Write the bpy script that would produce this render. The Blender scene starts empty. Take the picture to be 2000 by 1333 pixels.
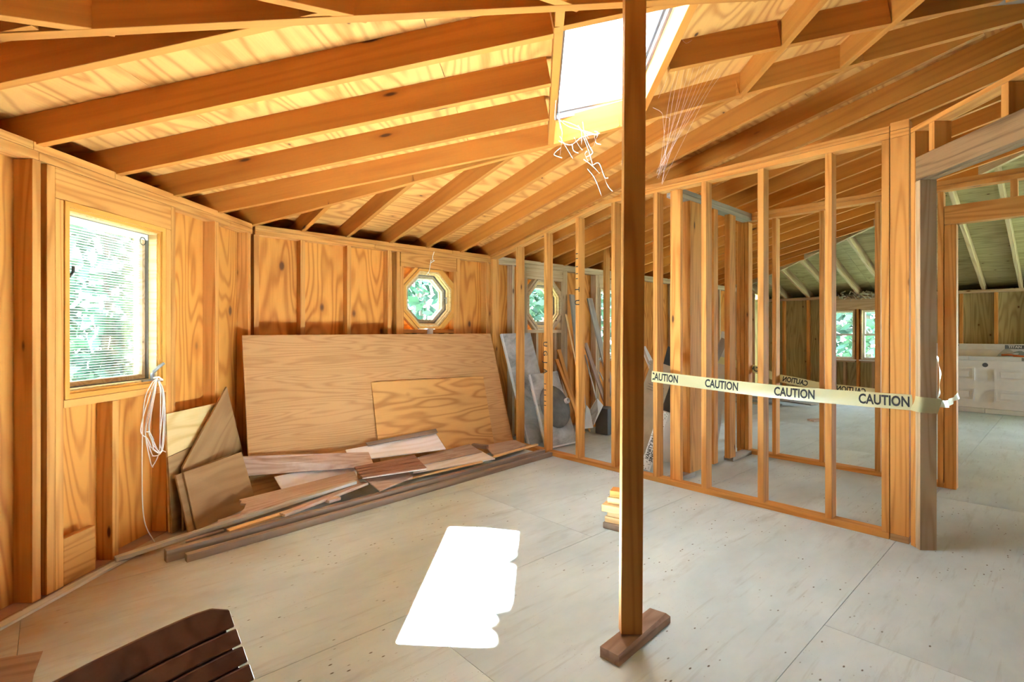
import bpy, bmesh, math, random
from mathutils import Vector, Matrix
R = random.Random(11)
scene = bpy.context.scene
COL = scene.collection

# ------------------------------------------------------------------ camera, world, sun, exposure
cam_d = bpy.data.cameras.new('camera'); cam = bpy.data.objects.new('camera', cam_d); COL.objects.link(cam)
cam.location = (0, 0, 1.2); cam.rotation_euler = (math.radians(90), 0, 0)
cam_d.lens = 994.8 / 2000 * 36; cam_d.sensor_width = 36; cam_d.shift_y = -(666.5 - 648.65) / 2000
cam_d.clip_start = 0.05
scene.camera = cam
scene.view_settings.view_transform = 'Standard'; scene.view_settings.look = 'None'
scene.view_settings.gamma = 1; scene.view_settings.use_curve_mapping = False
scene.view_settings.exposure = 2.12
scene.cycles.use_denoising = True
scene.cycles.max_bounces = 14; scene.cycles.diffuse_bounces = 8; scene.cycles.transparent_max_bounces = 16
scene.cycles.sample_clamp_indirect = 30

world = bpy.data.worlds.new('sky'); scene.world = world; world.use_nodes = True
wn = world.node_tree.nodes; wl = world.node_tree.links; wn.clear()
wo = wn.new('ShaderNodeOutputWorld'); bg = wn.new('ShaderNodeBackground')
bg.inputs['Color'].default_value = (0.80, 0.90, 1.0, 1); bg.inputs['Strength'].default_value = 6.0
wl.new(bg.outputs[0], wo.inputs[0])
sun_d = bpy.data.lights.new('sun', 'SUN'); sun_d.energy = 170; sun_d.angle = 0.012; sun_d.color = (.89, .96, 1.0)
sun = bpy.data.objects.new('sun', sun_d); COL.objects.link(sun)
sun.location = (3, 3, 9)
sun.rotation_euler = Vector((-0.665, -0.25, -2.50)).to_track_quat('-Z', 'Y').to_euler()

# ------------------------------------------------------------------ plan frames
tB = math.radians(47.849); tA = tB - math.pi / 4
def D(t): return Vector((math.sin(t), math.cos(t), 0))
AB = Vector((-2.0251, 3.9908, 0))
dA, nA, dB, nB = D(tA), D(tA + math.pi / 2), D(tB), D(tB + math.pi / 2)
ZUP = Vector((0, 0, 1))
class Frame:
    def __init__(s, o, u, v): s.o, s.u, s.v = Vector(o), Vector(u), Vector(v)
    def __call__(s, a, b, z=0): return s.o + s.u * a + s.v * b + ZUP * z
FA = Frame(AB, dA, nA)              # wall A: s along, d inward
FB = Frame(AB, dB, nB)              # wall B
AZ = FA(-2.5, 0)
FZ = Frame(AZ, nB, dB)              # wall behind on the left
G0 = FB(2.412, 3.697)
FG = Frame(G0, -dA, nA)             # doorway wall, b outward
FD = Frame(FB(9.4, 0), nB, -dB)     # far end wall
ZE = FZ(3.6, 0)
FK = Frame(ZE, nA, dA)              # back wall
KE_s = 5.6
FS = Frame(FK(KE_s, 0), dB, -nB)    # side wall

# ------------------------------------------------------------------ material helpers
def new_mat(name):
    m = bpy.data.materials.new(name); m.use_nodes = True
    nt = m.node_tree; nt.nodes.clear()
    out = nt.nodes.new('ShaderNodeOutputMaterial'); b = nt.nodes.new('ShaderNodeBsdfPrincipled')
    nt.links.new(b.outputs[0], out.inputs[0])
    return m, nt, b
def N(nt, typ, **kw):
    n = nt.nodes.new(typ)
    for k, v in kw.items():
        if hasattr(n, k): setattr(n, k, v)
        else: n.inputs[k].default_value = v
    return n
def ramp(nt, stops, fac):
    n = nt.nodes.new('ShaderNodeValToRGB'); cr = n.color_ramp
    while len(cr.elements) < len(stops): cr.elements.new(.5)
    for e, (p, c) in zip(cr.elements, stops):
        e.position = p; e.color = (*c, 1) if len(c) == 3 else c
    nt.links.new(fac, n.inputs[0]); return n.outputs[0]
def mixc(nt, fac, a, b, mode='MIX'):
    n = nt.nodes.new('ShaderNodeMix'); n.data_type = 'RGBA'; n.blend_type = mode
    for sock, v in ((n.inputs[0], fac), (n.inputs[6], a), (n.inputs[7], b)):
        if isinstance(v, (int, float)): sock.default_value = v
        elif isinstance(v, tuple): sock.default_value = (*v, 1) if len(v) == 3 else v
        else: nt.links.new(v, sock)
    return n.outputs[2]
def math_n(nt, op, a, b=None, c=None):
    n = nt.nodes.new('ShaderNodeMath'); n.operation = op
    for i, v in enumerate((a, b, c)):
        if v is None: continue
        if isinstance(v, (int, float)): n.inputs[i].default_value = v
        else: nt.links.new(v, n.inputs[i])
    return n.outputs[0]
def coords(nt, scale, rnd=7.0):
    tc = nt.nodes.new('ShaderNodeTexCoord'); oi = nt.nodes.new('ShaderNodeObjectInfo')
    mul = nt.nodes.new('ShaderNodeVectorMath'); mul.operation = 'SCALE'; mul.inputs[0].default_value = (3.1, 1.7, 2.3)
    m2 = math_n(nt, 'MULTIPLY', oi.outputs['Random'], rnd); nt.links.new(m2, mul.inputs['Scale'])
    add = nt.nodes.new('ShaderNodeVectorMath'); add.operation = 'ADD'
    nt.links.new(tc.outputs['Object'], add.inputs[0]); nt.links.new(mul.outputs[0], add.inputs[1])
    sc = nt.nodes.new('ShaderNodeVectorMath'); sc.operation = 'MULTIPLY'; sc.inputs[1].default_value = scale
    nt.links.new(add.outputs[0], sc.inputs[0])
    return add.outputs[0], sc.outputs[0], oi.outputs['Random']
def vmul(nt, v, s):
    n = nt.nodes.new('ShaderNodeVectorMath'); n.operation = 'MULTIPLY'; n.inputs[1].default_value = s
    nt.links.new(v, n.inputs[0]); return n.outputs[0]

def wood(name, light, dark, knot=(.10, .035, .012), rings=26, ring_scale=(.7, 7, 7), knots=.10, knot_scale=(2.2, 7, 7),
         fine=.35, rough=.62, tint=.22, dirt=None, dirt_amt=0.0, contrast=1.0):
    """sawn timber or ply: contour-line grain along local X, fine pores, knots, a tint of its own for every piece"""
    m, nt, b = new_mat(name)
    base, sc, rnd = coords(nt, ring_scale)
    n1 = N(nt, 'ShaderNodeTexNoise', Scale=1.0, Detail=1.5, Roughness=.45); nt.links.new(sc, n1.inputs['Vector'])
    w = math_n(nt, 'MULTIPLY', n1.outputs[0], rings * 6.283)
    s = math_n(nt, 'SINE', w); s = math_n(nt, 'MULTIPLY_ADD', s, .5, .5); s = math_n(nt, 'POWER', s, 2.2)
    fn = N(nt, 'ShaderNodeTexNoise', Scale=1.0, Detail=4.0, Roughness=.6); nt.links.new(vmul(nt, base, (5, 130, 130)), fn.inputs['Vector'])
    big = N(nt, 'ShaderNodeTexNoise', Scale=1.0, Detail=2.0); nt.links.new(vmul(nt, base, (1.2, 5, 5)), big.inputs['Vector'])
    f = math_n(nt, 'MULTIPLY', s, .62 * contrast)
    f = math_n(nt, 'ADD', f, math_n(nt, 'MULTIPLY', math_n(nt, 'SUBTRACT', fn.outputs[0], .5), fine * 1.4))
    f = math_n(nt, 'ADD', f, math_n(nt, 'MULTIPLY', math_n(nt, 'SUBTRACT', big.outputs[0], .45), .9))
    col = ramp(nt, [(0, light), (.95, dark)], f)
    if knots > 0:
        vo = N(nt, 'ShaderNodeTexVoronoi', Scale=1.0); nt.links.new(vmul(nt, base, knot_scale), vo.inputs['Vector'])
        k = ramp(nt, [(knots * .55, (1, 1, 1)), (knots, (0, 0, 0))], vo.outputs['Distance'])
        halo = ramp(nt, [(knots, (.55, .55, .55)), (knots * 2.3, (0, 0, 0))], vo.outputs['Distance'])
        col = mixc(nt, halo, col, dark); col = mixc(nt, k, col, knot)
    tv = math_n(nt, 'MULTIPLY_ADD', rnd, tint, 1 - tint * .55)
    hsv = nt.nodes.new('ShaderNodeHueSaturation'); nt.links.new(col, hsv.inputs['Color']); nt.links.new(tv, hsv.inputs['Value'])
    col = hsv.outputs[0]
    if dirt:
        dn = N(nt, 'ShaderNodeTexNoise', Scale=3.0, Detail=5.0, Roughness=.65); nt.links.new(base, dn.inputs['Vector'])
        df = ramp(nt, [(.62 - dirt_amt * .4, (0, 0, 0)), (.78 - dirt_amt * .3, (1, 1, 1))], dn.outputs[0])
        df = math_n(nt, 'MULTIPLY', df, min(1, .5 + dirt_amt * .5)); col = mixc(nt, df, col, dirt)
    nt.links.new(col, b.inputs['Base Color']); b.inputs['Roughness'].default_value = rough
    b.inputs['Specular IOR Level'].default_value = .25
    bp = nt.nodes.new('ShaderNodeBump'); bp.inputs['Strength'].default_value = .12; bp.inputs['Distance'].default_value = .003
    nt.links.new(f, bp.inputs['Height']); nt.links.new(bp.outputs[0], b.inputs['Normal'])
    return m
def plain(name, c, rough=.6, metal=0.0, var=.12, scale=9.0, spec=.3):
    m, nt, b = new_mat(name)
    base, sc, rnd = coords(nt, (scale, scale, scale))
    n = N(nt, 'ShaderNodeTexNoise', Scale=1.0, Detail=5.0, Roughness=.6); nt.links.new(sc, n.inputs['Vector'])
    lo = tuple(x * (1 - var) for x in c); hi = tuple(min(1, x * (1 + var)) for x in c)
    nt.links.new(ramp(nt, [(.3, lo), (.7, hi)], n.outputs[0]), b.inputs['Base Color'])
    b.inputs['Roughness'].default_value = rough; b.inputs['Metallic'].default_value = metal
    b.inputs['Specular IOR Level'].default_value = spec
    return m

PINE = wood('pine_framing', (.68, .32, .082), (.45, .17, .034), rings=9, ring_scale=(.5, 9, 9), knots=.085)
PINE_RAFTER = wood('pine_rafter', (.55, .21, .035), (.38, .12, .017), contrast=.6, rings=6, ring_scale=(.4, 7, 7), knots=.08, knot_scale=(1.6, 6, 6))
PINE_GREY = wood('dusty_cool_lit_pine', (.58, .43, .27), (.42, .28, .15), rings=9, ring_scale=(.5, 9, 9), knots=.085)  # greyer pine: dust plus cool window light put into the colour
PLY_WALL = wood('wall_ply', (.72, .315, .062), (.43, .13, .017), rings=15, ring_scale=(.75, 3.6, 3.6), knots=.11, knot_scale=(2.2, 4.2, 4.2), knot=(.16, .06, .02), tint=.12)
PLY_ROOF = wood('roof_ply', (.74, .37, .105), (.46, .165, .028), rings=14, ring_scale=(.8, 3.4, 3.4), knots=.07, knot_scale=(3, 6, 6), tint=.10)
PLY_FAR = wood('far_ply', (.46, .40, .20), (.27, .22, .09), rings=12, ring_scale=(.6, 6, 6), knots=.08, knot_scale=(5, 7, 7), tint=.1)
PLY_SHEET = wood('fir_sheet', (.56, .31, .13), (.41, .20, .072), rings=13, ring_scale=(.7, 9, 9), knots=0, tint=.02)
PLY_SMALL = wood('fir_offcut', (.66, .34, .11), (.38, .155, .04), rings=9, ring_scale=(1.0, 5, 5), knots=.05, knot_scale=(3, 4, 4), tint=.02)
PLY_BROWN = wood('brown_sheet', (.40, .235, .105), (.30, .16, .065), rings=8, ring_scale=(1, 5, 5), knots=0, tint=.1)
PLY_PALE = wood('pale_sheet', (.74, .54, .25), (.58, .36, .12), rings=8, ring_scale=(1, 4, 4), knots=.05, tint=.02)
SCRAP = wood('dusty_brown_board', (.56, .41, .33), (.38, .245, .18), rings=10, ring_scale=(1, 8, 8), knots=.04, tint=.25, dirt=(.62, .54, .49), dirt_amt=.25)
SCRAP_WHITE = wood('whitewashed_board', (.86, .82, .83), (.72, .64, .61), rings=6, ring_scale=(1, 6, 6), knots=0, tint=.08, dirt=(.45, .28, .16), dirt_amt=.0)
RED = wood('reddish_stained_board', (.36, .19, .13), (.22, .10, .065), rings=8, ring_scale=(1, 10, 10), knots=0, tint=.05, dirt=(.6, .5, .45), dirt_amt=-.05)
OLD = wood('grey_brown_lumber', (.33, .25, .20), (.22, .155, .115), rings=7, ring_scale=(.5, 8, 8), knots=.04, tint=.1)
LATH = wood('weathered_lath', (.54, .52, .48), (.40, .38, .34), rings=6, ring_scale=(.5, 10, 10), knots=0, tint=.1)
PALE = wood('fresh_pine', (.84, .57, .29), (.68, .40, .16), rings=8, ring_scale=(.5, 9, 9), knots=.05, tint=.2)
ROUGH = wood('rough_sawn_timber', (.30, .18, .09), (.12, .065, .032), rings=9, ring_scale=(.6, 9, 9), knots=.09, fine=.8, tint=.02)
CHAIR = wood('dark_stained_hardwood', (.21, .105, .068), (.13, .058, .036), rings=6, ring_scale=(1, 10, 10), knots=.05, rough=.42, tint=.12, fine=.5)
GREYWOOD = wood('silvered_board', (.43, .40, .36), (.27, .25, .22), rings=7, ring_scale=(.6, 8, 8), knots=.03, tint=.25)
TRIM = wood('varnished_trim', (.72, .35, .07), (.60, .26, .045), rings=2, ring_scale=(.4, 3, 3), knots=0, tint=.06, rough=.4, fine=.1)
TRIM_PALE = wood('pale_trim', (.76, .55, .27), (.62, .40, .16), rings=6, ring_scale=(.4, 14, 14), knots=0, tint=.05, rough=.4)
BLOCKM = wood('dusty_block', (.33, .21, .145), (.20, .11, .07), rings=7, ring_scale=(1, 9, 9), knots=.0, tint=.02, dirt=(.55, .45, .40), dirt_amt=.05)
POSTM = wood('post_pine', (.47, .215, .05), (.32, .12, .022), rings=8, ring_scale=(.35, 7, 7), knots=.05, knot_scale=(1.3, 6, 6), tint=.02)
PINKSILL = plain('red_dusted_plate', (.36, .19, .125), .8)
ALU = plain('grey_aluminium', (.16, .17, .19), .5, var=.04)
WHITE = plain('white_vinyl', (.74, .76, .75), .45, var=.04)
BLACKM = plain('black_iron', (.03, .03, .03), .5)
INK = plain('black_ink', (.03, .028, .03), .6)
STEEL = plain('grey_steel', (.33, .33, .34), .4, .6)
DARKGAP = plain('gap_shade', (.17, .15, .13), .7)  # painted darkness of the shadowed gap round each sash
SASH = plain('grey_stone_sash', (.40, .33, .24), .6, var=.25, scale=60)
DOORW = plain('primed_white_door', (.74, .73, .74), .55, var=.04)
CARTON = plain('cardboard', (.42, .33, .22), .8)
CARTONW = plain('white_carton', (.66, .66, .66), .7, var=.06)
CARTOND = plain('dark_carton', (.11, .115, .12), .7)
FASCIA = plain('dark_fascia', (.05, .03, .02), .9)
CORDM = plain('white_cable', (.80, .76, .70), .5, var=.03)
WEB = plain('cobweb_silk', (.92, .90, .90), .9, var=.03)
CLEAR = plain('orange_handle', (.75, .16, .04), .4)
INSUL = plain('pale_insulation', (.66, .60, .46), .95, var=.2, scale=30)

def tape_mat():
    m, nt, b = new_mat('caution_tape_film')
    b.inputs['Base Color'].default_value = (.70, .67, .40, 1); b.inputs['Roughness'].default_value = .28
    tr = nt.nodes.new('ShaderNodeBsdfTranslucent'); tr.inputs['Color'].default_value = (.80, .72, .34, 1)
    mx = nt.nodes.new('ShaderNodeMixShader'); mx.inputs[0].default_value = .3
    out = [n for n in nt.nodes if n.type == 'OUTPUT_MATERIAL'][0]
    nt.links.new(b.outputs[0], mx.inputs[1]); nt.links.new(tr.outputs[0], mx.inputs[2]); nt.links.new(mx.outputs[0], out.inputs[0])
    return m
TAPE = tape_mat()
def glass_mat(name, tint=(1, 1, 1)):
    m = bpy.data.materials.new(name); m.use_nodes = True; nt = m.node_tree; nt.nodes.clear()
    out = nt.nodes.new('ShaderNodeOutputMaterial'); tr = nt.nodes.new('ShaderNodeBsdfTransparent'); tr.inputs[0].default_value = (*tint, 1)
    gl = nt.nodes.new('ShaderNodeBsdfGlossy'); gl.inputs['Roughness'].default_value = .03
    lw = nt.nodes.new('ShaderNodeLayerWeight'); lw.inputs[0].default_value = .25
    mx = nt.nodes.new('ShaderNodeMixShader'); f = math_n(nt, 'MULTIPLY', lw.outputs['Fresnel'], .6); nt.links.new(f, mx.inputs[0])
    nt.links.new(tr.outputs[0], mx.inputs[1]); nt.links.new(gl.outputs[0], mx.inputs[2]); nt.links.new(mx.outputs[0], out.inputs[0])
    return m
GLASS = glass_mat('window_glass', (.95, .98, .97))
FILM = glass_mat('clear_bag_film', (.86, .88, .86))

def floor_mat():
    m, nt, b = new_mat('painted_subfloor')
    tc = nt.nodes.new('ShaderNodeTexCoord'); P = tc.outputs['Object']
    def noise(scale, detail=5, rough=.6, vec=P):
        n = N(nt, 'ShaderNodeTexNoise', Scale=1.0, Detail=detail, Roughness=rough); nt.links.new(vmul(nt, vec, scale), n.inputs['Vector']); return n.outputs[0]
    col = ramp(nt, [(.35, (.47, .55, .575)), (.65, (.60, .685, .715))], noise((1.2, 2.5, 1)))
    st = ramp(nt, [(.55, (0, 0, 0)), (.74, (1, 1, 1))], noise((1.3, 7, 1), 6, .68))
    col = mixc(nt, math_n(nt, 'MULTIPLY', st, .42), col, (.22, .23, .22))
    st2 = ramp(nt, [(.58, (0, 0, 0)), (.70, (1, 1, 1))], noise((2.2, 34, 1), 4, .6))
    col = mixc(nt, math_n(nt, 'MULTIPLY', st2, .30), col, (.27, .275, .26))
    sp = N(nt, 'ShaderNodeTexVoronoi', Scale=1.0); nt.links.new(vmul(nt, P, (14, 30, 1)), sp.inputs['Vector'])
    spm = ramp(nt, [(.07, (1, 1, 1)), (.13, (0, 0, 0))], sp.outputs['Distance'])
    msk = ramp(nt, [(.47, (0, 0, 0)), (.56, (1, 1, 1))], noise((1.7, 2.1, 1), 3))
    col = mixc(nt, math_n(nt, 'MULTIPLY', spm, msk), col, (.10, .075, .055))
    sp2 = N(nt, 'ShaderNodeTexVoronoi', Scale=1.0); nt.links.new(vmul(nt, P, (45, 80, 1)), sp2.inputs['Vector'])
    sp2m = ramp(nt, [(.07, (1, 1, 1)), (.14, (0, 0, 0))], sp2.outputs['Distance'])
    msk2 = ramp(nt, [(.52, (0, 0, 0)), (.66, (1, 1, 1))], noise((2.7, 3.1, 1), 4))
    col = mixc(nt, math_n(nt, 'MULTIPLY', math_n(nt, 'MULTIPLY', sp2m, msk2), .8), col, (.15, .13, .11))
    # old water stain along the window wall: brown dirt that fades about 0.9 m into the room
    sx = nt.nodes.new('ShaderNodeSeparateXYZ'); geo = nt.nodes.new('ShaderNodeNewGeometry'); nt.links.new(geo.outputs['Position'], sx.inputs[0])
    dist = math_n(nt, 'ADD', sx.outputs['X'], 2.26)
    dist = math_n(nt, 'ADD', dist, math_n(nt, 'MULTIPLY', math_n(nt, 'SUBTRACT', noise((2, 4, 1), 5), .5), 1.0))
    stn = ramp(nt, [(.25, (1, 1, 1)), (1.05, (0, 0, 0))], dist)
    col = mixc(nt, math_n(nt, 'MULTIPLY', stn, .85), col, (.34, .215, .115))
    dk = ramp(nt, [(.58, (0, 0, 0)), (.72, (1, 1, 1))], noise((1.1, 4.5, 1), 6, .7))
    col = mixc(nt, math_n(nt, 'MULTIPLY', math_n(nt, 'MULTIPLY', stn, dk), .8), col, (.15, .075, .035))
    nt.links.new(col, b.inputs['Base Color']); b.inputs['Roughness'].default_value = .55; b.inputs['Specular IOR Level'].default_value = .3
    bp = nt.nodes.new('ShaderNodeBump'); bp.inputs['Strength'].default_value = .15; bp.inputs['Distance'].default_value = .003
    nt.links.new(noise((3, 45, 1), 4), bp.inputs['Height']); nt.links.new(bp.outputs[0], b.inputs['Normal'])
    return m
FLOOR = floor_mat()
def marble():
    m, nt, b = new_mat('grey_cultured_marble')
    base, sc, rnd = coords(nt, (3, 5, 5))
    n = N(nt, 'ShaderNodeTexNoise', Scale=1.0, Detail=8.0, Roughness=.7, Distortion=1.2); nt.links.new(sc, n.inputs['Vector'])
    nt.links.new(ramp(nt, [(.25, (.14, .14, .14)), (.5, (.44, .44, .44)), (.75, (.64, .64, .65))], n.outputs[0]), b.inputs['Base Color'])
    b.inputs['Roughness'].default_value = .6; return m
MARBLE = marble()
MARBLE_DIM = plain('raw_moulded_stone', (.17, .165, .16), .8, var=.35, scale=7)
def speckle():
    m, nt, b = new_mat('speckled_wrap')
    base, sc, rnd = coords(nt, (70, 70, 70))
    v = N(nt, 'ShaderNodeTexVoronoi', Scale=1.0); nt.links.new(sc, v.inputs['Vector'])
    nt.links.new(ramp(nt, [(.22, (.08, .08, .08)), (.30, (.70, .70, .69))], v.outputs['Distance']), b.inputs['Base Color'])
    b.inputs['Roughness'].default_value = .6; return m
SPECK = speckle()
def leafm(name, c):
    m, nt, b = new_mat(name)
    oi = nt.nodes.new('ShaderNodeTexCoord')
    n = N(nt, 'ShaderNodeTexNoise', Scale=1.3, Detail=3.0); nt.links.new(oi.outputs['Object'], n.inputs['Vector'])
    nt.links.new(ramp(nt, [(.35, tuple(x * .5 for x in c)), (.65, tuple(x * 1.5 for x in c))], n.outputs[0]), b.inputs['Base Color'])
    b.inputs['Roughness'].default_value = .5; return m
LEAF = leafm('leaf_green', (.030, .085, .060)); BARK = plain('bark', (.16, .14, .11), .9)
GROUND = plain('forest_floor', (.10, .13, .07), .95, scale=2)

# ------------------------------------------------------------------ object helpers
LOC = {}
def link(name, me, mat, M, parent=None):
    o = bpy.data.objects.new(name, me); COL.objects.link(o)
    if mat and not me.materials: me.materials.append(mat)
    if parent is not None:
        o.parent = parent
        M = Matrix.Translation(-LOC[parent.name]) @ M
    else:
        LOC[o.name] = M.translation.copy()
    o.matrix_basis = M
    if parent is not None: LOC[o.name] = None
    return o
def sub(name, me, mat, Mworld, part, partM):
    """a sub-part: child of a part whose world matrix is partM"""
    o = bpy.data.objects.new(name, me); COL.objects.link(o)
    if mat and not me.materials: me.materials.append(mat)
    o.parent = part; o.matrix_basis = partM.inverted() @ Mworld
    return o
def struct(name, loc=(0, 0, 0)):
    o = bpy.data.objects.new(name, None); COL.objects.link(o); o.location = loc; o['kind'] = 'structure'
    o.empty_display_size = .1; LOC[o.name] = Vector(loc); return o
def thing(name, label, cat, loc=(0, 0, 0), group=None):
    o = bpy.data.objects.new(name, None); COL.objects.link(o); o.location = loc
    o['label'] = label; o['category'] = cat
    if group: o['group'] = group
    o.empty_display_size = .1; LOC[o.name] = Vector(loc); return o
def tag(o, label, cat, group=None):
    o['label'] = label; o['category'] = cat
    if group: o['group'] = group
    return o
def mesh(verts, faces, name='m', bev=0.0, smooth=False):
    me = bpy.data.meshes.new(name)
    bm = bmesh.new(); vs = [bm.verts.new(v) for v in verts]
    for f in faces: bm.faces.new([vs[i] for i in f])
    bmesh.ops.recalc_face_normals(bm, faces=bm.faces)
    if bev > 0: bmesh.ops.bevel(bm, geom=list(bm.edges), offset=bev, segments=1, affect='EDGES')
    if smooth:
        for f in bm.faces: f.smooth = True
    bm.to_mesh(me); bm.free(); return me
BOXF = [(0, 1, 3, 2), (4, 6, 7, 5), (0, 4, 5, 1), (2, 3, 7, 6), (0, 2, 6, 4), (1, 5, 7, 3)]
def boxmesh(L, W, H, bev=.0015):
    v = [(x * L / 2, y * W / 2, z * H / 2) for x in (-1, 1) for y in (-1, 1) for z in (-1, 1)]
    return mesh(v, BOXF, bev=min(bev, min(L, W, H) * .2))
def basis(x, y, z, o):
    M = Matrix.Identity(4)
    for i, c in enumerate((x, y, z)): M[0][i], M[1][i], M[2][i] = c
    M.translation = o; return M
def bar(name, parent, mat, F, sr, dr, zr, grain='z', bev=.0015):
    """box aligned with a plan frame, local X along its grain"""
    ax = {'s': F.u, 'd': F.v, 'z': ZUP}; sz = {'s': abs(sr[1] - sr[0]), 'd': abs(dr[1] - dr[0]), 'z': abs(zr[1] - zr[0])}
    c = F(sum(sr) / 2, sum(dr) / 2, sum(zr) / 2)
    o2 = [k for k in 'sdz' if k != grain]
    X, Y = ax[grain], ax[o2[0]]; Zv = X.cross(Y)
    M = basis(X, Y, Zv, c)
    return link(name, boxmesh(sz[grain], sz[o2[0]], sz[o2[1]], bev), mat, M, parent)
def beam(name, parent, mat, p0, p1, w, h, up=ZUP, bev=.0015, at='bottom'):
    """straight timber between two points; p0/p1 lie on the middle of its under side"""
    p0, p1 = Vector(p0), Vector(p1); X = (p1 - p0); L = X.length; X.normalize()
    Y = up.cross(X).normalized(); Zv = X.cross(Y)
    c = (p0 + p1) / 2 + (Zv * h / 2 if at == 'bottom' else Vector())
    return link(name, boxmesh(L, w, h, bev), mat, basis(X, Y, Zv, c), parent)
def slab(name, parent, mat, pts, th, bev=.001, side=1, ragged=None):
    """board or sheet given by the four corners of its face (first edge = grain), thickened away from the viewer"""
    P = [Vector(p) for p in pts]; X = (P[1] - P[0]).normalized(); n = (P[1] - P[0]).cross(P[3] - P[0]).normalized()
    view = Vector((0, 0, 1.2)) - P[0]
    if n.dot(view) < 0: n = -n
    Y = n.cross(X); o = (P[0] + P[1] + P[2] + P[3]) / 4
    loc = [Vector(((p - o).dot(X), (p - o).dot(Y), (p - o).dot(n))) for p in P]
    k = len(P)
    if ragged:   # splintered first end (corner 3 -> corner 0)
        a, b = loc[3], loc[0]; m = 7
        extra = [a + (b - a) * (i / m) + Vector((R.uniform(0, ragged), 0, 0)) for i in range(1, m)]
        loc = loc + extra; k = len(loc)
    v = [tuple(p) for p in loc] + [tuple(p - Vector((0, 0, th))) for p in loc]
    f = [tuple(range(k)), tuple(range(2 * k - 1, k - 1, -1))] + [(i, (i + 1) % k, k + (i + 1) % k, k + i) for i in range(k)]
    return link(name, mesh(v, f, bev=bev if not ragged else 0), mat, basis(X, Y, n, o), parent)
def b4(*pts): return [FB(*p) for p in pts]
def spline(pts, n=8):
    P = [Vector(p) for p in pts]; out = []
    for i in range(len(P) - 1):
        a, b, c, d = P[max(i - 1, 0)], P[i], P[i + 1], P[min(i + 2, len(P) - 1)]
        for j in range(n):
            t = j / n
            out.append(.5 * ((2 * b) + (c - a) * t + (2 * a - 5 * b + 4 * c - d) * t * t + (3 * b - a - 3 * c + d) * t ** 3))
    out.append(P[-1]); return out
def tubes(lines, r, k=5):
    """closed tubes along polylines -> one mesh"""
    V, Fc = [], []
    for pts in lines:
        s0 = len(V); m = len(pts); prev = None
        for i, p in enumerate(pts):
            t = (pts[min(i + 1, m - 1)] - pts[max(i - 1, 0)])
            t = t.normalized() if t.length > 1e-9 else ZUP
            a = t.cross(ZUP) if abs(t.z) < .9 else t.cross(Vector((1, 0, 0))); a.normalize(); b = t.cross(a)
            rr = r(i / (m - 1)) if callable(r) else r
            for q in range(k):
                an = 6.2832 * q / k; V.append(tuple(p + a * math.cos(an) * rr + b * math.sin(an) * rr))
        for i in range(m - 1):
            for q in range(k):
                A = s0 + i * k + q; B = s0 + i * k + (q + 1) % k; Fc.append((A, B, B + k, A + k))
        Fc.append(tuple(s0 + q for q in range(k))[::-1]); Fc.append(tuple(s0 + (m - 1) * k + q for q in range(k)))
    return mesh(V, Fc, smooth=True)
def textmesh(body, size, bold=.0, depth=.0):
    cu = bpy.data.curves.new('t', 'FONT'); cu.body = body; cu.size = size; cu.offset = bold; cu.extrude = depth
    cu.align_x = 'CENTER'; cu.align_y = 'CENTER'; cu.resolution_u = 3
    ob = bpy.data.objects.new('t', cu); COL.objects.link(ob)
    dg = bpy.context.evaluated_depsgraph_get(); dg.update()
    me = bpy.data.meshes.new_from_object(ob.evaluated_get(dg))
    bpy.data.objects.remove(ob); bpy.data.curves.remove(cu); return me
def lettering(name, parent, body, size, M, mat=None, bold=.0, sx=1.0, depth=.0006):
    me = textmesh(body, size, bold, depth); me.materials.clear()
    for v in me.vertices: v.co.x *= sx
    return link(name, me, mat or INK, M, parent)

# ------------------------------------------------------------------ roof planes (underside of rafters): z = z0 + k * distance from the wall
PLANES = {'A': (FA.o, nA, 2.033, .185), 'B': (FB.o, nB, 2.035, .222), 'Z': (FZ.o, dB, 2.033, .2077),
          'D': (FD.o, -dB, 1.845, .30), 'K': (FK.o, dA, 2.033, .2077), 'S': (FS.o, -nB, 2.033, .222)}
def pz(k, p):
    o, n, z0, s = PLANES[k]; return z0 + s * (Vector((p[0], p[1], 0)) - Vector((o.x, o.y, 0))).dot(n)
def reach(k, p0, d, lo, hi, skip=()):
    """how far a rafter of plane k starting at plan point p0 in direction d runs before another plane is lower"""
    t = lo
    while t < hi:
        p = p0 + d * t; z = pz(k, p)
        if any(pz(j, p) < z - .004 for j in PLANES if j != k and j not in skip): break
        t += .01
    return t
RD = .14    # rafter depth
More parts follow.
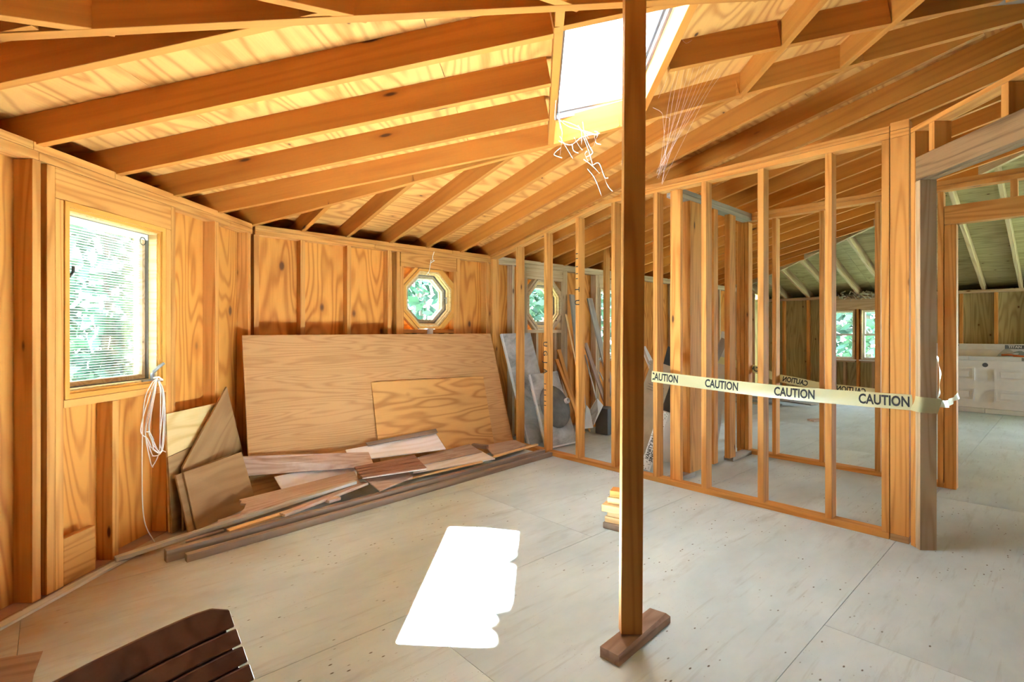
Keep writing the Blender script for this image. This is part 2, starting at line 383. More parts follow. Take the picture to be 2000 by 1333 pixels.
# ------------------------------------------------------------------ floor
floor = struct('floor')
def clip_poly(me_bm, planes):
    for co, no in planes:
        g = list(me_bm.verts) + list(me_bm.edges) + list(me_bm.faces)
        bmesh.ops.bisect_plane(me_bm, geom=g, plane_co=co, plane_no=no, clear_outer=True)
        bmesh.ops.holes_fill(me_bm, edges=[e for e in me_bm.edges if e.is_boundary])
def panel_from(F, s0, s1, d0, d1, zfun, th, planes, name, parent, mat):
    bm = bmesh.new(); vs = []
    for a, b in ((s0, d0), (s1, d0), (s1, d1), (s0, d1)):
        p = F(a, b); vs.append(Vector((p.x, p.y, zfun(p))))
    vv = [bm.verts.new(v) for v in vs] + [bm.verts.new(v + Vector((0, 0, th))) for v in vs]
    for f in ((0, 1, 2, 3), (7, 6, 5, 4), (0, 4, 5, 1), (1, 5, 6, 2), (2, 6, 7, 3), (3, 7, 4, 0)): bm.faces.new([vv[i] for i in f])
    bmesh.ops.recalc_face_normals(bm, faces=bm.faces)
    clip_poly(bm, planes)
    if len(bm.faces) < 4: bm.free(); return None
    X = F.u; Y = F.v; c = F((s0 + s1) / 2, (d0 + d1) / 2); c = Vector((c.x, c.y, zfun(c)))
    xs = (vs[1] - vs[0]).normalized(); ys = (vs[3] - vs[0]); ys = (ys - xs * ys.dot(xs)).normalized()
    M = basis(xs, ys, xs.cross(ys), c); bm.transform(M.inverted())
    bmesh.ops.recalc_face_normals(bm, faces=bm.faces)
    me = bpy.data.meshes.new(name); bm.to_mesh(me); bm.free()
    return link(name, me, mat, M, parent)
fl_planes = [(FA(0, -.1), -nA), (FZ(0, -.1), -dB), (FK(0, -.1), -dA)]
OUT = [(c, n) for c, n in fl_planes]
row = 0; d0 = -.1
for d1 in (1.21, 2.42, 3.63, 4.84, 6.05, 7.26, 8.47, 9.30):
    s = -5.0 + (1.17 if row % 2 else -.05)
    off = {0: .55, 1: 1.17, 2: -.05, 3: 1.17}.get(row, -.05 if row % 2 == 0 else 1.17)
    s = off - 2.44 * 3
    while s < 9.45:
        a, b = max(s + .0012, -5.0), min(s + 2.44 - .0012, 9.45)
        if b > a + .02:
            panel_from(FB, a, b, d0 + .0012, d1 - .0012, lambda p: -.02, .02, OUT, 'floor_panel', floor, FLOOR)
        s += 2.44
    d0 = d1; row += 1
bar('subfloor_deck', floor, OLD, FB, (-5, 9.5), (-.12, 9.4), (-.10, -.03), 's', bev=0)

# ------------------------------------------------------------------ ceiling: rafters, hips, purlins, skylight well, sheathing
ceiling = struct('ceiling', (0, 0, 2.03))
SK_S0, SK_S1, SK_D0, SK_D1 = -1.735, -.447, 2.33, 2.855       # clear skylight opening, in wall A's frame
def rafter(k, F, s, lo, hi, name='rafter', mat=PINE_RAFTER, w=.038):
    p0, p1 = F(s, lo), F(s, hi)
    return beam(name, ceiling, mat, (p0.x, p0.y, pz(k, p0)), (p1.x, p1.y, pz(k, p1)), w, RD)
for s in (-2.36, -2.14):
    rafter('A', FA, s, -.34, reach('A', FA(s, 0), nA, 0, 5.5))
for s in (-1.714, -1.286, -.861):
    rafter('A', FA, s, -.34, SK_D0 - .04)
rafter('A', FA, -.427, -.34, reach('A', FA(-.427, 0), nA, 0, 5))
rafter('A', FA, -1.756, SK_D0 - .04, SK_D1 + .04)                      # near side of the skylight well
for dd in (SK_D0 - .019, SK_D1 + .019):                                # headers of the well
    p0, p1 = FA(-.43 if dd < 2.5 else -.40, dd), FA(-1.93 if dd < 2.5 else -1.84, dd)
    beam('skylight_header', ceiling, PINE_RAFTER, (p0.x, p0.y, pz('A', p0) + .001), (p1.x, p1.y, pz('A', p1) + .001), .038, RD)
rows = (3.50, 4.05, 4.60)
for dd in rows:                                                        # rows parallel to the window wall, above the skylight
    a = reach('A', FA(-1.2, dd), dA, 0, 3); b = reach('A', FA(-1.2, dd), -dA, 0, 3)
    p0, p1 = FA(-1.2 - b, dd), FA(-1.2 + a, dd)
    beam('purlin', ceiling, PINE_RAFTER, (p0.x, p0.y, pz('A', p0)), (p1.x, p1.y, pz('A', p1)), .038, RD)
edges = (SK_D1 + .038,) + rows + (5.1,)
for a, b in zip(edges[:-1], edges[1:]):
    b = b - .019; a = a + .019
    p0, p1 = FA(-1.17, a), FA(-1.17, b)
    beam('blocking', ceiling, PINE_RAFTER, (p0.x, p0.y, pz('A', p0)), (p1.x, p1.y, pz('A', p1)), .038, RD)
def hip(k, j, Pst, guess, lo, hi, w=.042, h=.17, drop=.0, mat=PINE_RAFTER):
    (o1, n1, z1, s1), (o2, n2, z2, s2) = PLANES[k], PLANES[j]
    # direction along which both planes agree
    g = n1 * s1 - n2 * s2; d = Vector((-g.y, g.x, 0)).normalized()
    if d.dot(guess) < 0: d = -d
    p0, p1 = Pst + d * lo, Pst + d * hi
    beam('hip_beam', ceiling, mat, (p0.x, p0.y, pz(k, p0) - drop), (p1.x, p1.y, pz(k, p1) - drop), w, h)
    return d
hip('A', 'B', FA(0, 0), nA, -.35, 5.2)
hip('A', 'Z', FA(-2.5, 0), nA, -.35, 5.2, drop=.004)
s = .382; feet_B = [.382, .77, 1.192, 1.599, 2.014, 2.405] + [2.405 + .407 * i for i in range(1, 15)]
for s in feet_B:
    hi = reach('B', FB(s, 0), nB, 0, 7.5)
    if hi > .3: rafter('B', FB, s, -.34, hi)
for i in range(1, 12):                                                # jacks of the wall behind on the left
    hi = reach('Z', FZ(.41 * i, 0), dB, 0, 5)
    if hi > .3: rafter('Z', FZ, .41 * i, -.1, hi)
for i in range(1, 20):                                                # far end roof, whitish
    s = .14 + .405 * (i - 1)
    hi = reach('D', FD(s, 0), -dB, 0, 5)
    if hi > .25: rafter('D', FD, s, -.3, hi, mat=PINE_GREY)
def meet(k, j, F, s, sgn):
    return None
# far hip between the long wall's roof and the end roof
kb, kd = .222, .30
p0 = FB(9.4 - (2.035 - 1.845) / kd, 0); d_hip = (FB(9.4 - (2.035 - 1.845) / kd - 1 * kb / kd, 1) - FB(9.4 - (2.035 - 1.845) / kd, 0)).normalized()
q0, q1 = p0 - d_hip * .2, p0 + d_hip * 6.5
beam('hip_beam', ceiling, PINE_GREY, (q0.x, q0.y, pz('B', q0)), (q1.x, q1.y, pz('B', q1)), .042, .17)
def sheath(k, F, s0, s1, rws, mat, hole=None):
    o, n, z0, sl = PLANES[k]
    pl = []
    for j in PLANES:
        if j == k: continue
        o2, n2, z2, s2 = PLANES[j]
        g = n * sl - n2 * s2                       # z_k - z_j = g.p + c  ; keep where <= 0
        c = (z0 - sl * Vector((o.x, o.y, 0)).dot(n)) - (z2 - s2 * Vector((o2.x, o2.y, 0)).dot(n2))
        if g.length < 1e-6: continue
        co = g * (-c / g.length_squared); pl.append((Vector((co.x, co.y, 0)), g.normalized()))
    zf = lambda p: pz(k, p) + RD * 1.02
    for a, b in zip(rws[:-1], rws[1:]):
        cuts = [(s0, s1)]
        if hole and b > hole[2] and a < hole[3]:
            h0, h1, e0, e1 = hole
            panel_from(F, s0, h0, a + .0015, b - .0015, zf, .014, pl, 'roof_sheathing', ceiling, mat)
            panel_from(F, h1, s1, a + .0015, b - .0015, zf, .014, pl, 'roof_sheathing', ceiling, mat)
            if a < e0: panel_from(F, h0, h1, a + .0015, e0, zf, .014, pl, 'roof_sheathing', ceiling, mat)
            if b > e1: panel_from(F, h0, h1, e1, b - .0015, zf, .014, pl, 'roof_sheathing', ceiling, mat)
            continue
        n_ = max(1, round((s1 - s0) / 2.44))
        for i in range(n_):
            u0 = s0 + (s1 - s0) * i / n_; u1 = s0 + (s1 - s0) * (i + 1) / n_
            panel_from(F, u0 + .001, u1 - .001, a + .0015, b - .0015, zf, .014, pl, 'roof_sheathing', ceiling, mat)
sheath('A', FA, -3.6, .6, (-.5, .53, 1.75, 2.97, 4.19, 5.6), PLY_ROOF, (SK_S0, SK_S1, SK_D0, SK_D1))
sheath('B', FB, -.6, 9.16, (-.5, .62, 1.84, 3.06, 4.28, 5.5, 7.5), PLY_ROOF)
sheath('Z', FZ, -.6, 5.0, (-.5, 1.2, 2.4, 4.8, 8), PLY_ROOF)
sheath('D', FD, -.6, 9.6, (-.5, .72, 1.94, 3.16, 6), PLY_FAR)
sheath('K', FK, -1, 7, (-.5, 1.2, 2.4, 8), OLD)  # unseen rear roof, boards darkened to cut fill light
sheath('S', FS, -1, 9.5, (-.5, 1.2, 2.4, 8), PLY_ROOF)

def seal_roof(k, F, s0, s1, d1, hole=None):  # unseen sheet added over the sheathing to stop sun leaking through panel gaps
    o, n, z0, sl = PLANES[k]; pl = []
    for j in PLANES:
        if j == k: continue
        o2, n2, z2, s2 = PLANES[j]; g = n * sl - n2 * s2
        c = (z0 - sl * Vector((o.x, o.y, 0)).dot(n)) - (z2 - s2 * Vector((o2.x, o2.y, 0)).dot(n2))
        co = g * (-c / g.length_squared); pl.append((Vector((co.x, co.y, 0)) + g.normalized() * .012, g.normalized()))
    zf = lambda p: pz(k, p) + RD * 1.02 + .0145
    rects = [(s0, s1, -.52, d1)] if not hole else [(s0, hole[0], -.52, d1), (hole[1], s1, -.52, d1), (hole[0], hole[1], -.52, hole[2]), (hole[0], hole[1], hole[3], d1)]
    for a, b, c_, e_ in rects: panel_from(F, a, b, c_, e_, zf, .01, pl, 'light_seal', ceiling, FASCIA)
seal_roof('A', FA, -3.6, .6, 5.7, (SK_S0, SK_S1, SK_D0, SK_D1)); seal_roof('B', FB, -.6, 9.9, 7.6); seal_roof('Z', FZ, -.6, 5, 8)
seal_roof('D', FD, -.6, 9.6, 6); seal_roof('K', FK, -1, 7, 8); seal_roof('S', FS, -1, 9.6, 8)

# ------------------------------------------------------------------ walls
def wall_panels(parent, F, s0, s1, z0, z1, dr, seams, holes, mat, name='sheathing_panel'):
    xs = sorted(set([s0, s1] + [x for x in seams if s0 < x < s1]))
    for a, b in zip(xs[:-1], xs[1:]):
        hs = [h for h in holes if h[1] > a and h[0] < b]
        if not hs:
            bar(name, parent, mat, F, (a + .001, b - .001), dr, (z0, z1), 'z', bev=0); continue
        xs2 = sorted(set([a, b] + [min(max(v, a), b) for h in hs for v in h[:2]]))
        for c, e in zip(xs2[:-1], xs2[1:]):
            m = (c + e) / 2; hh = sorted([h for h in hs if h[0] < m < h[1]], key=lambda h: h[2])
            zz = z0
            for h in hh:
                if h[2] > zz: bar(name, parent, mat, F, (c, e), dr, (zz, h[2]), 'z', bev=0)
                zz = h[3]
            if z1 > zz: bar(name, parent, mat, F, (c, e), dr, (zz, z1), 'z', bev=0)
W2 = .089
def eave(parent, F, s0, s1, zt):
    bar('fascia', parent, FASCIA, F, (s0, s1), (-.37, -.35), (zt - .09, zt + .12), 's', bev=0)
    bar('soffit', parent, FASCIA, F, (s0, s1), (-.37, -.107), (zt - .09, zt - .07), 's', bev=0)
# ---- left wall (with the casement window)
wa = struct('wall_left', FA(-1.2, 0))
WIN = (-1.60, -.947, .878, 1.82)
wall_panels(wa, FA, -2.55, .04, -.12, 2.04, (-.105, -.090), (-2.17, -1.663, -1.306, -.879, -.455), [WIN], PLY_WALL)
eave(wa, FA, -2.6, .15, 2.0)
def studA(a, b, z0=.004, z1=1.964): bar('stud', wa, PINE, FA, (a, b), (-W2, 0), (z0, z1))
for a, b in ((-2.47, -2.43), (-2.19, -2.15), (-1.750, -1.711), (-1.683, -1.643), (-.897, -.861), (-.476, -.434), (-.078, -.038)): studA(a, b)
studA(-1.642, -1.601, .004, 1.818); studA(-.940, -.900, .004, 1.818); studA(-1.326, -1.286, .004, .838)
bar('header', wa, PINE, FA, (-1.642, -.899), (-W2, 0), (1.820, 1.964), 's')
bar('window_sill_plate', wa, PINE, FA, (-1.600, -.941), (-W2, 0), (.840, .877), 's')
bar('bottom_plate', wa, PINKSILL, FA, (-2.5, 0), (-W2, -.002), (-.03, .003), 's')
for (a, b) in ((-2.5, -1.72), (-1.718, -.30), (-.298, -.012)): bar('lower_top_plate', wa, PINE, FA, (a, b), (-W2, 0), (1.966, 2.004), 's')
for (a, b) in ((-2.5, -1.745), (-1.743, -1.31), (-1.308, -.012)): bar('upper_top_plate', wa, PINE, FA, (a, b), (-W2, 0), (2.006, 2.043), 's')
# ---- back wall (long, with the eight-sided windows)
wb = struct('wall_back', FB(2, 0))
OC1, OC2, OZ, OH = 1.625, 3.272, 1.528, .292
W4 = (4.335, 5.30, .84, 1.80)
holes = [(OC1 - OH, OC1 + OH, OZ - .30, OZ + .30), (OC2 - OH, OC2 + OH, OZ - .30, OZ + .30), W4]
wall_panels(wb, FB, -.04, 9.45, -.12, 2.05, (-.105, -.090), [.38, .785, 1.18, 1.98, 2.368, 2.753, 3.62, 4.0, 5.32, 5.81, 6.62, 7.42, 8.22], holes, PLY_WALL)
eave(wb, FB, -.15, 9.6, 2.0)
def tri(parent, F, pts, dr, mat, name='corner_panel'):
    v = [F(s, d, z) for d in dr for (s, z) in pts]; o = v[0]
    me = mesh([tuple(p - o) for p in v], [(0, 1, 2), (5, 4, 3), (0, 3, 4, 1), (1, 4, 5, 2), (2, 5, 3, 0)])
    return link(name, me, mat, Matrix.Translation(o), parent)
for oc in (OC1, OC2):
    c = .17
    for sx in (-1, 1):
        for sz in (-1, 1):
            tri(wb, FB, [(oc + sx * OH, OZ + sz * .30), (oc + sx * (OH - c), OZ + sz * .30), (oc + sx * OH, OZ + sz * (.30 - c))], (-.105, -.09), PLY_WALL)
def studB(a, b, z0=.004, z1=1.964, mat=PINE): bar('stud', wb, mat, FB, (a, b), (-W2, 0), (z0, z1))
for a, b in ((.002, .040), (.361, .399), (.766, .803), (1.162, 1.200), (1.255, 1.290), (1.962, 1.998), (2.35, 2.385)): studB(a, b)
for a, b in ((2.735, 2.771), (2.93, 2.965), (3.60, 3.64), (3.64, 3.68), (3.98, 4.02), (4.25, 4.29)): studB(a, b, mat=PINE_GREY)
for (a, b) in ((1.291, OC1 - OH), (OC1 + OH, 1.961)): studB(a, b, .004, OZ + .30)
for (a, b) in ((OC2 - OH - .035, OC2 - OH), (OC2 + OH, OC2 + OH + .035)): studB(a, b, .004, OZ + .30, PINE_GREY)
for oc, mt in ((OC1, PINE), (OC2, PINE_GREY)):
    bar('header', wb, mt, FB, (oc - OH - .034, oc + OH + .034), (-W2, 0), (OZ + .302, 1.964), 's')
    bar('window_sill_plate', wb, mt, FB, (oc - OH, oc + OH), (-W2, 0), (OZ - .34, OZ - .302), 's')
    for sx in (-.15, .17): bar('cripple_stud', wb, mt, FB, (oc + sx, oc + sx + .038), (-W2, 0), (.004, OZ - .342))
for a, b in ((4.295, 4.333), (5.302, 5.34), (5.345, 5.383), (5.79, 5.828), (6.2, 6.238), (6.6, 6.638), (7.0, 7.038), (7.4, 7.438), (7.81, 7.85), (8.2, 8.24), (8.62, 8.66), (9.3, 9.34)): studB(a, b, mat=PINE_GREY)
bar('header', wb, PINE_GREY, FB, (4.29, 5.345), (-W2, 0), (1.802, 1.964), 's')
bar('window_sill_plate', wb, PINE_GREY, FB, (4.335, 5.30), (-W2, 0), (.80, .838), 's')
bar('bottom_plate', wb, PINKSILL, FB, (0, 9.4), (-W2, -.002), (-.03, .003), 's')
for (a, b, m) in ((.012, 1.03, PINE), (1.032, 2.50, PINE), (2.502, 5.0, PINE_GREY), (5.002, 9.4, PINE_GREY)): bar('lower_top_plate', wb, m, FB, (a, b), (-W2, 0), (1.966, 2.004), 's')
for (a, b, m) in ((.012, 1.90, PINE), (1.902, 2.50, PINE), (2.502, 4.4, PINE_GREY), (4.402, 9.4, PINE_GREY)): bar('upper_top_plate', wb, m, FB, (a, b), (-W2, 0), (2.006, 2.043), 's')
# ---- open stud partition on the right
wc = struct('wall_right', FB(2.45, 1.8))
CS = (2.412, 2.412 + W2)
rake = lambda d: 1.998 + .205 * d
for i, (a, b) in enumerate(((.002, .038), (.413, .451), (.820, .857), (1.226, 1.263))):
    mt = PINE if i != 99 else PINE_GREY
    bar('stud', wc, mt, FB, CS, (a, b), (.038, rake(a)))
for a, b in ((1.630, 1.668), (2.043, 2.081), (2.452, 2.490), (2.860, 2.899), (3.270, 3.307), (3.562, 3.599)): bar('stud', wc, PINE, FB, CS, (a, b), (.038, 2.314))
bar('flat_stud', wc, PINE, FB, (2.455, 2.493), (2.170, 2.258), (.038, 2.314))
bar('corner_stud', wc, PINE, FB, CS, (3.603, 3.691), (.038, 2.314))
p0, p1 = FB(2.412 + W2 / 2, -.02, rake(-.02)), FB(2.412 + W2 / 2, 1.56, rake(1.56))
beam('raked_top_plate', wc, PINE, p0, p1, W2, .037)
bar('lower_top_plate', wc, PINE, FB, CS, (1.53, 3.599), (2.316, 2.352), 'd'); bar('upper_top_plate', wc, PINE, FB, CS, (1.72, 3.599), (2.354, 2.390), 'd')
bar('lower_top_plate', wc, PINE, FB, CS, (3.603, 3.691), (2.316, 2.356), 'd'); bar('upper_top_plate', wc, PINE, FB, CS, (3.603, 3.691), (2.358, 2.405), 'd')
bar('bottom_plate', wc, PINE, FB, CS, (0, 3.599), (.0, .037), 'd'); bar('bottom_plate', wc, PLY_BROWN, FB, CS, (3.603, 3.691), (.0, .037), 'd')
# ---- short wall and wall beyond the partition
we = struct('wall_inner', FB(3.2, 2.15))
ES = (2.11, 2.199)
for a, b in ((2.712, 2.90), ): bar('stud', we, PINE, FB, (2.715, 2.753), ES, (.038, 2.28))
bar('flat_stud', we, PINE, FB, (2.74, 2.90), (2.161, 2.199), (.038, 2.28))
bar('stud', we, PINE, FB, (3.124, 3.20), (2.14, 2.199), (.038, 2.28)); bar('stud', we, PINE, FB, (3.43, 3.55), (2.15, 2.199), (.038, 2.28))
for z, nm in ((2.282, 'lower_top_plate'), (2.320, 'upper_top_plate')): bar(nm, we, GREYWOOD, FB, (2.503, 3.90), ES, (z, z + .036), 's')
bar('bottom_plate', we, GREYWOOD, FB, (2.503, 2.80), ES, (0, .037), 's')
bar('bottom_plate', we, GREYWOOD, FB, (3.50, 3.90), ES, (0, .037), 's')
wf = struct('wall_hall', FB(3.95, 3))
FSr = (3.912, 3.912 + W2)
for a, b in ((.385, .423), (2.045, 2.083), (2.085, 2.123), (2.126, 2.164), (2.385, 2.422), (2.786, 2.825), (3.200, 3.239), (3.605, 3.641), (3.645, 3.716)):
    bar('stud', wf, PINE, FB, FSr, (a, b), (.038, 2.28) if b < 3.64 else (0, 2.02 if a > 3.64 else 2.28))
bar('bottom_plate', wf, PINE, FB, FSr, (2.05, 3.645), (0, .037), 'd'); bar('bottom_plate', wf, PINE, FB, FSr, (.05, .80), (0, .037), 'd')
for z, nm in ((2.290, 'lower_top_plate'), (2.328, 'upper_top_plate')): bar(nm, wf, PINE, FB, FSr, (2.05, 5.6), (z, z + .036), 'd')
bar('door_header', wf, PINE, FB, FSr, (3.645, 5.0), (2.025, 2.165), 'd')
for a in (4.008, 4.42, 4.83): bar('cripple_stud', wf, PINE, FB, FSr, (a, a + .038), (2.166, 2.289))
bar('stud', wf, PINE, FB, FSr, (4.97, 5.01), (0, 2.02)); bar('stud', wf, PINE, FB, FSr, (5.012, 5.05), (0, 2.289))
# ---- wall with the doorway, turning toward the viewer
wg = struct('wall_doorway', FG(.3, .04))
bar('stud', wg, PINE, FG, (.001, .036), (0, W2), (.0, 2.318)); bar('trimmer_stud', wg, PINE_GREY, FG, (.038, .072), (0, W2), (.0, 2.036))
bar('corner_stud', wg, PALE, FG, (.037, .0385), (.0, .03), (.02, 2.03), bev=0)
bar('header', wg, ROUGH, FG, (.038, 1.05), (0, .040), (2.038, 2.168), 's'); bar('header', wg, ROUGH, FG, (.038, 1.05), (.046, W2), (2.038, 2.168), 's')
for a in (.134, .56, .97): bar('cripple_stud', wg, PINE, FG, (a, a + .038), (0, W2), (2.170, 2.318))
bar('top_plate', wg, PINE, FG, (.0, 1.7), (0, W2), (2.320, 2.346), 's')
bar('trimmer_stud', wg, PINE, FG, (1.05, 1.088), (0, W2), (0, 2.318)); bar('stud', wg, PINE, FG, (1.5, 1.538), (0, W2), (0, 2.318))
# ---- far end wall
wd = struct('wall_far', FD(2, 0))
W5, W6 = (1.22, 1.700, .70, 1.60), (1.785, 2.27, .70, 1.60)
W7, W8 = (4.50, 5.90, .25, 1.72), (6.3, 7.9, .25, 1.72)  # two windows beyond the view, added to brighten the far room
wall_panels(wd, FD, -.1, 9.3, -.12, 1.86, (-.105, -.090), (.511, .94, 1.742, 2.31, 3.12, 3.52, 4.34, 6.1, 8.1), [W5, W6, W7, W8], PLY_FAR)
for a in (.10, .491, .92, 1.16, 1.722, 2.29, 2.70, 3.10, 3.50, 3.92, 4.32, 4.45, 5.91, 6.25, 7.92, 8.4): bar('stud', wd, PINE, FD, (a, a + .04), (-W2, 0), (.004, 1.80))
for w in (W5, W6): bar('window_sill_plate', wd, PINE_GREY, FD, (w[0], w[1]), (-W2, 0), (w[2] - .04, w[2] - .002), 's')
for a in (1.36, 1.52, 1.95, 2.1): bar('cripple_stud', wd, PINE_GREY, FD, (a, a + .038), (-W2, 0), (.004, .658))
bar('header', wd, PINE_GREY, FD, (1.15, 2.34), (-W2, .002), (1.602, 1.795), 's')
bar('top_plate', wd, PINE_GREY, FD, (0, 9.2), (-W2, .001), (1.802, 1.845), 's')
bar('bottom_plate', wd, PINE_GREY, FD, (0, 9.2), (-W2, 0), (-.03, .003), 's')
eave(wd, FD, -.1, 9.3, 1.80)
# ---- walls out of view that close the building, sheathing darkened to cut fill light
wz = struct('wall_front', FZ(1.8, 0))
wall_panels(wz, FZ, -.04, 3.7, -.12, 2.25, (-.105, -.090), (1.2, 2.4), [], OLD)
for i in range(9): bar('stud', wz, PINE, FZ, (.02 + .41 * i, .058 + .41 * i), (-W2, 0), (.004, 2.0))
bar('top_plate', wz, PINE, FZ, (0, 3.6), (-W2, 0), (2.001, 2.043), 's')
wk = struct('wall_rear', FK(2.8, 0))
WK = []
wall_panels(wk, FK, -.1, KE_s + .1, -.12, 2.25, (-.105, -.090), (1.0, 2.9), WK, OLD)
for a in (0, .4, .8, 1.16, 2.4, 2.8, 3.2, 3.36, 4.6, 5.0, 5.4): bar('stud', wk, PINE, FK, (a, a + .038), (-W2, 0), (.004, 2.0))
wsd = struct('wall_side', FS(3.5, 0))
WS = [(4.7, 6.2, .4, 2.1), (6.6, 8.3, .4, 2.1)]  # unseen side openings, added and sized to light the far room
wall_panels(wsd, FS, -.1, 9.5, -.12, 2.25, (-.105, -.090), (1.2, 3.0, 4.2), WS, OLD)
FW = Frame(FB(FSr[1], 5.06), nB, dB)
wall_panels(wf, FW, 0, 4.15, 0, 2.9, (-.02, -.008), (1.2, 2.4), [], PLY_WALL)  # unseen panels added to keep window light out of the corridor

# ------------------------------------------------------------------ windows
def frame_rect(name, parent, mat, F, sr, zr, wd, dr, bev=.002):
    """rectangular frame of four pieces, mitred look, as one mesh"""
    (a, b), (c, e) = sr, zr
    V, Fc = [], []
    o = F((a + b) / 2, sum(dr) / 2, (c + e) / 2)
    for d in dr:
        for (s, z) in ((a, c), (b, c), (b, e), (a, e)): V.append(F(s, d, z) - o)
        for (s, z) in ((a + wd, c + wd), (b - wd, c + wd), (b - wd, e - wd), (a + wd, e - wd)): V.append(F(s, d, z) - o)
    for i in range(4):
        j = (i + 1) % 4
        Fc += [(i, j, 4 + j, 4 + i), (8 + i, 12 + i, 12 + j, 8 + j), (i, 8 + i, 8 + j, j), (4 + i, 4 + j, 12 + j, 12 + i)]
    return link(name, mesh([tuple(v) for v in V], Fc, bev=0), mat, Matrix.Translation(o), parent)
def pane(parent, F, sr, zr, d, mat=GLASS, name='pane'):
    return bar(name, parent, mat, F, sr, (d - .002, d + .002), zr, 's', bev=0)
w1 = struct('window_1', FA(-1.27, -.05, .88))
a, b, c, e = WIN
frame_rect('casing', w1, TRIM, FA, (a + .002, b - .002), (c + .002, e - .002), .024, (-.03, .004))
frame_rect('jamb', w1, TRIM, FA, (a + .022, b - .024), (c + .022, e - .024), .016, (-.075, -.008))
frame_rect('stop', w1, TRIM_PALE, FA, (a + .034, b - .036), (c + .034, e - .036), .012, (-.105, -.02))
frame_rect('dark_gap_ring', w1, DARKGAP, FA, (a + .040, b - .042), (c + .040, e - .042), .010, (-.118, -.066))  # dark ring stands in for the shaded gap beside the sash
frame_rect('sash', w1, PINE_GREY, FA, (a + .046, b - .048), (c + .046, e - .048), .026, (-.135, -.085))
pane(w1, FA, (a + .068, b - .07), (c + .068, e - .07), -.115)
bar('blind_rail', w1, WHITE, FA, (a + .05, b - .052), (-.084, -.066), (e - .082, e - .05), 's')
V = []; Fc = []
zz = c + .075
while zz < e - .09:      # mini-blind slats, too fine to pick apart
    n0 = len(V)
    for (d, z) in ((-.112, zz - .0012), (-.098, zz + .0012), (-.098, zz + .0018), (-.112, zz - .0006)):
        V.append(FA(a + .07, d, z)); V.append(FA(b - .072, d, z))
    for q in range(4):
        r = (q + 1) % 4; Fc.append((n0 + 2 * q, n0 + 2 * q + 1, n0 + 2 * r + 1, n0 + 2 * r))
    zz += .0135
o = FA(-1.27, -.1, 1.3)
bl = link('blind_slats', mesh([tuple(v - o) for v in V], Fc), WHITE, Matrix.Translation(o), w1); bl['kind'] = 'stuff'
lp = [FA(a + .06, -.06, 1.36), FA(a + .068, -.045, 1.39), FA(a + .066, -.05, 1.45), FA(a + .082, -.035, 1.49), FA(a + .085, -.035, 1.52)]
link('latch_handle', tubes([spline([p - lp[0] for p in lp], 5)], .007), BLACKM, Matrix.Translation(lp[0]), w1)
cp = FA(b - .075, -.02, c + .05)
link('crank_operator', tubes([spline([Vector((0, 0, -.01)), Vector((.0, .0, .03)), Vector((.02, .02, .065)), Vector((.045, .035, .088))], 5)], lambda t: .012 - .004 * t), STEEL, Matrix.Translation(cp), w1)
bar('crank_base', w1, STEEL, FA, (b - .16, b - .05), (-.05, -.01), (c + .028, c + .046), 's')
rp = FA(b - .10, -.06, e - .075)
link('blind_ring', tubes([[Vector((0, .022 * math.cos(t), .022 * math.sin(t) - .02)) for t in [6.2832 * i / 16 for i in range(17)]]], .0022), BLACKM, Matrix.Translation(rp), w1)

def octring(name, parent, mat, F, oc, ro, ri, dr, zc=OZ):
    V, Fc = [], []; o = F(oc, dr[0], zc)
    q = 1 / math.cos(math.pi / 8)
    for d in dr:
        for r in (ro, ri):
            for i in range(8):
                t = math.pi / 8 + i * math.pi / 4
                V.append(F(oc + r * q * math.cos(t), d, zc + r * q * math.sin(t) * 1.02) - o)
    for i in range(8):
        j = (i + 1) % 8
        Fc += [(i, j, 8 + j, 8 + i), (16 + i, 24 + i, 24 + j, 16 + j), (i, 16 + i, 16 + j, j), (8 + i, 8 + j, 24 + j, 24 + i)]
    return link(name, mesh([tuple(v) for v in V], Fc), mat, Matrix.Translation(o), parent)
def octwindow(name, oc, trim, pale):
    w = struct(name, FB(oc, -.05, OZ - .3))
    octring('frame', w, trim, FB, oc, .291, .268, (-.06, .0)); octring('inner_frame', w, pale, FB, oc, .267, .250, (-.075, -.012))
    octring('stop', w, pale, FB, oc, .250, .238, (-.115, -.035)); octring('dark_gap_ring', w, DARKGAP, FB, oc, .240, .229, (-.125, -.070))  # second ring paints the gap's shade dark
    octring('sash', w, SASH, FB, oc, .231, .202, (-.135, -.080)); octring('sash_bead', w, pale, FB, oc, .203, .198, (-.150, -.125))
    V = [FB(oc + .201 / math.cos(math.pi / 8) * math.cos(math.pi / 8 + i * math.pi / 4), d, OZ + .201 * 1.02 / math.cos(math.pi / 8) * math.sin(math.pi / 8 + i * math.pi / 4)) for d in (-.142, -.138) for i in range(8)]
    o = FB(oc, -.14, OZ)
    link('pane', mesh([tuple(v - o) for v in V], [tuple(range(8)), tuple(range(15, 7, -1))] + [(i, (i + 1) % 8, 8 + (i + 1) % 8, 8 + i) for i in range(8)]), GLASS, Matrix.Translation(o), w)
    for sx in (-1, 1):              # diagonal corner blocks that carry the frame
        for sz in (-1, 1):
            c0 = FB(oc + sx * .288, -.033, OZ + sz * .128); c1 = FB(oc + sx * .125, -.033, OZ + sz * .291)
            dv = (c1 - c0); nn = Vector(FB.u * sx + ZUP * sz).normalized()
            beam('corner_brace', w, trim, c0 + nn * .004, c1 + nn * .004, .055, .032, up=nn)
    return w
o1 = octwindow('window_2', OC1, TRIM, TRIM_PALE)
kp = FB(OC1 + .236, -.05, OZ + .0)
link('latch', tubes([[Vector((0, 0, -.04)), Vector((0, 0, .03))], [Vector((-.02, -.02, .02)), Vector((.01, .01, .022))]], .006), STEEL, Matrix.Translation(kp), o1)
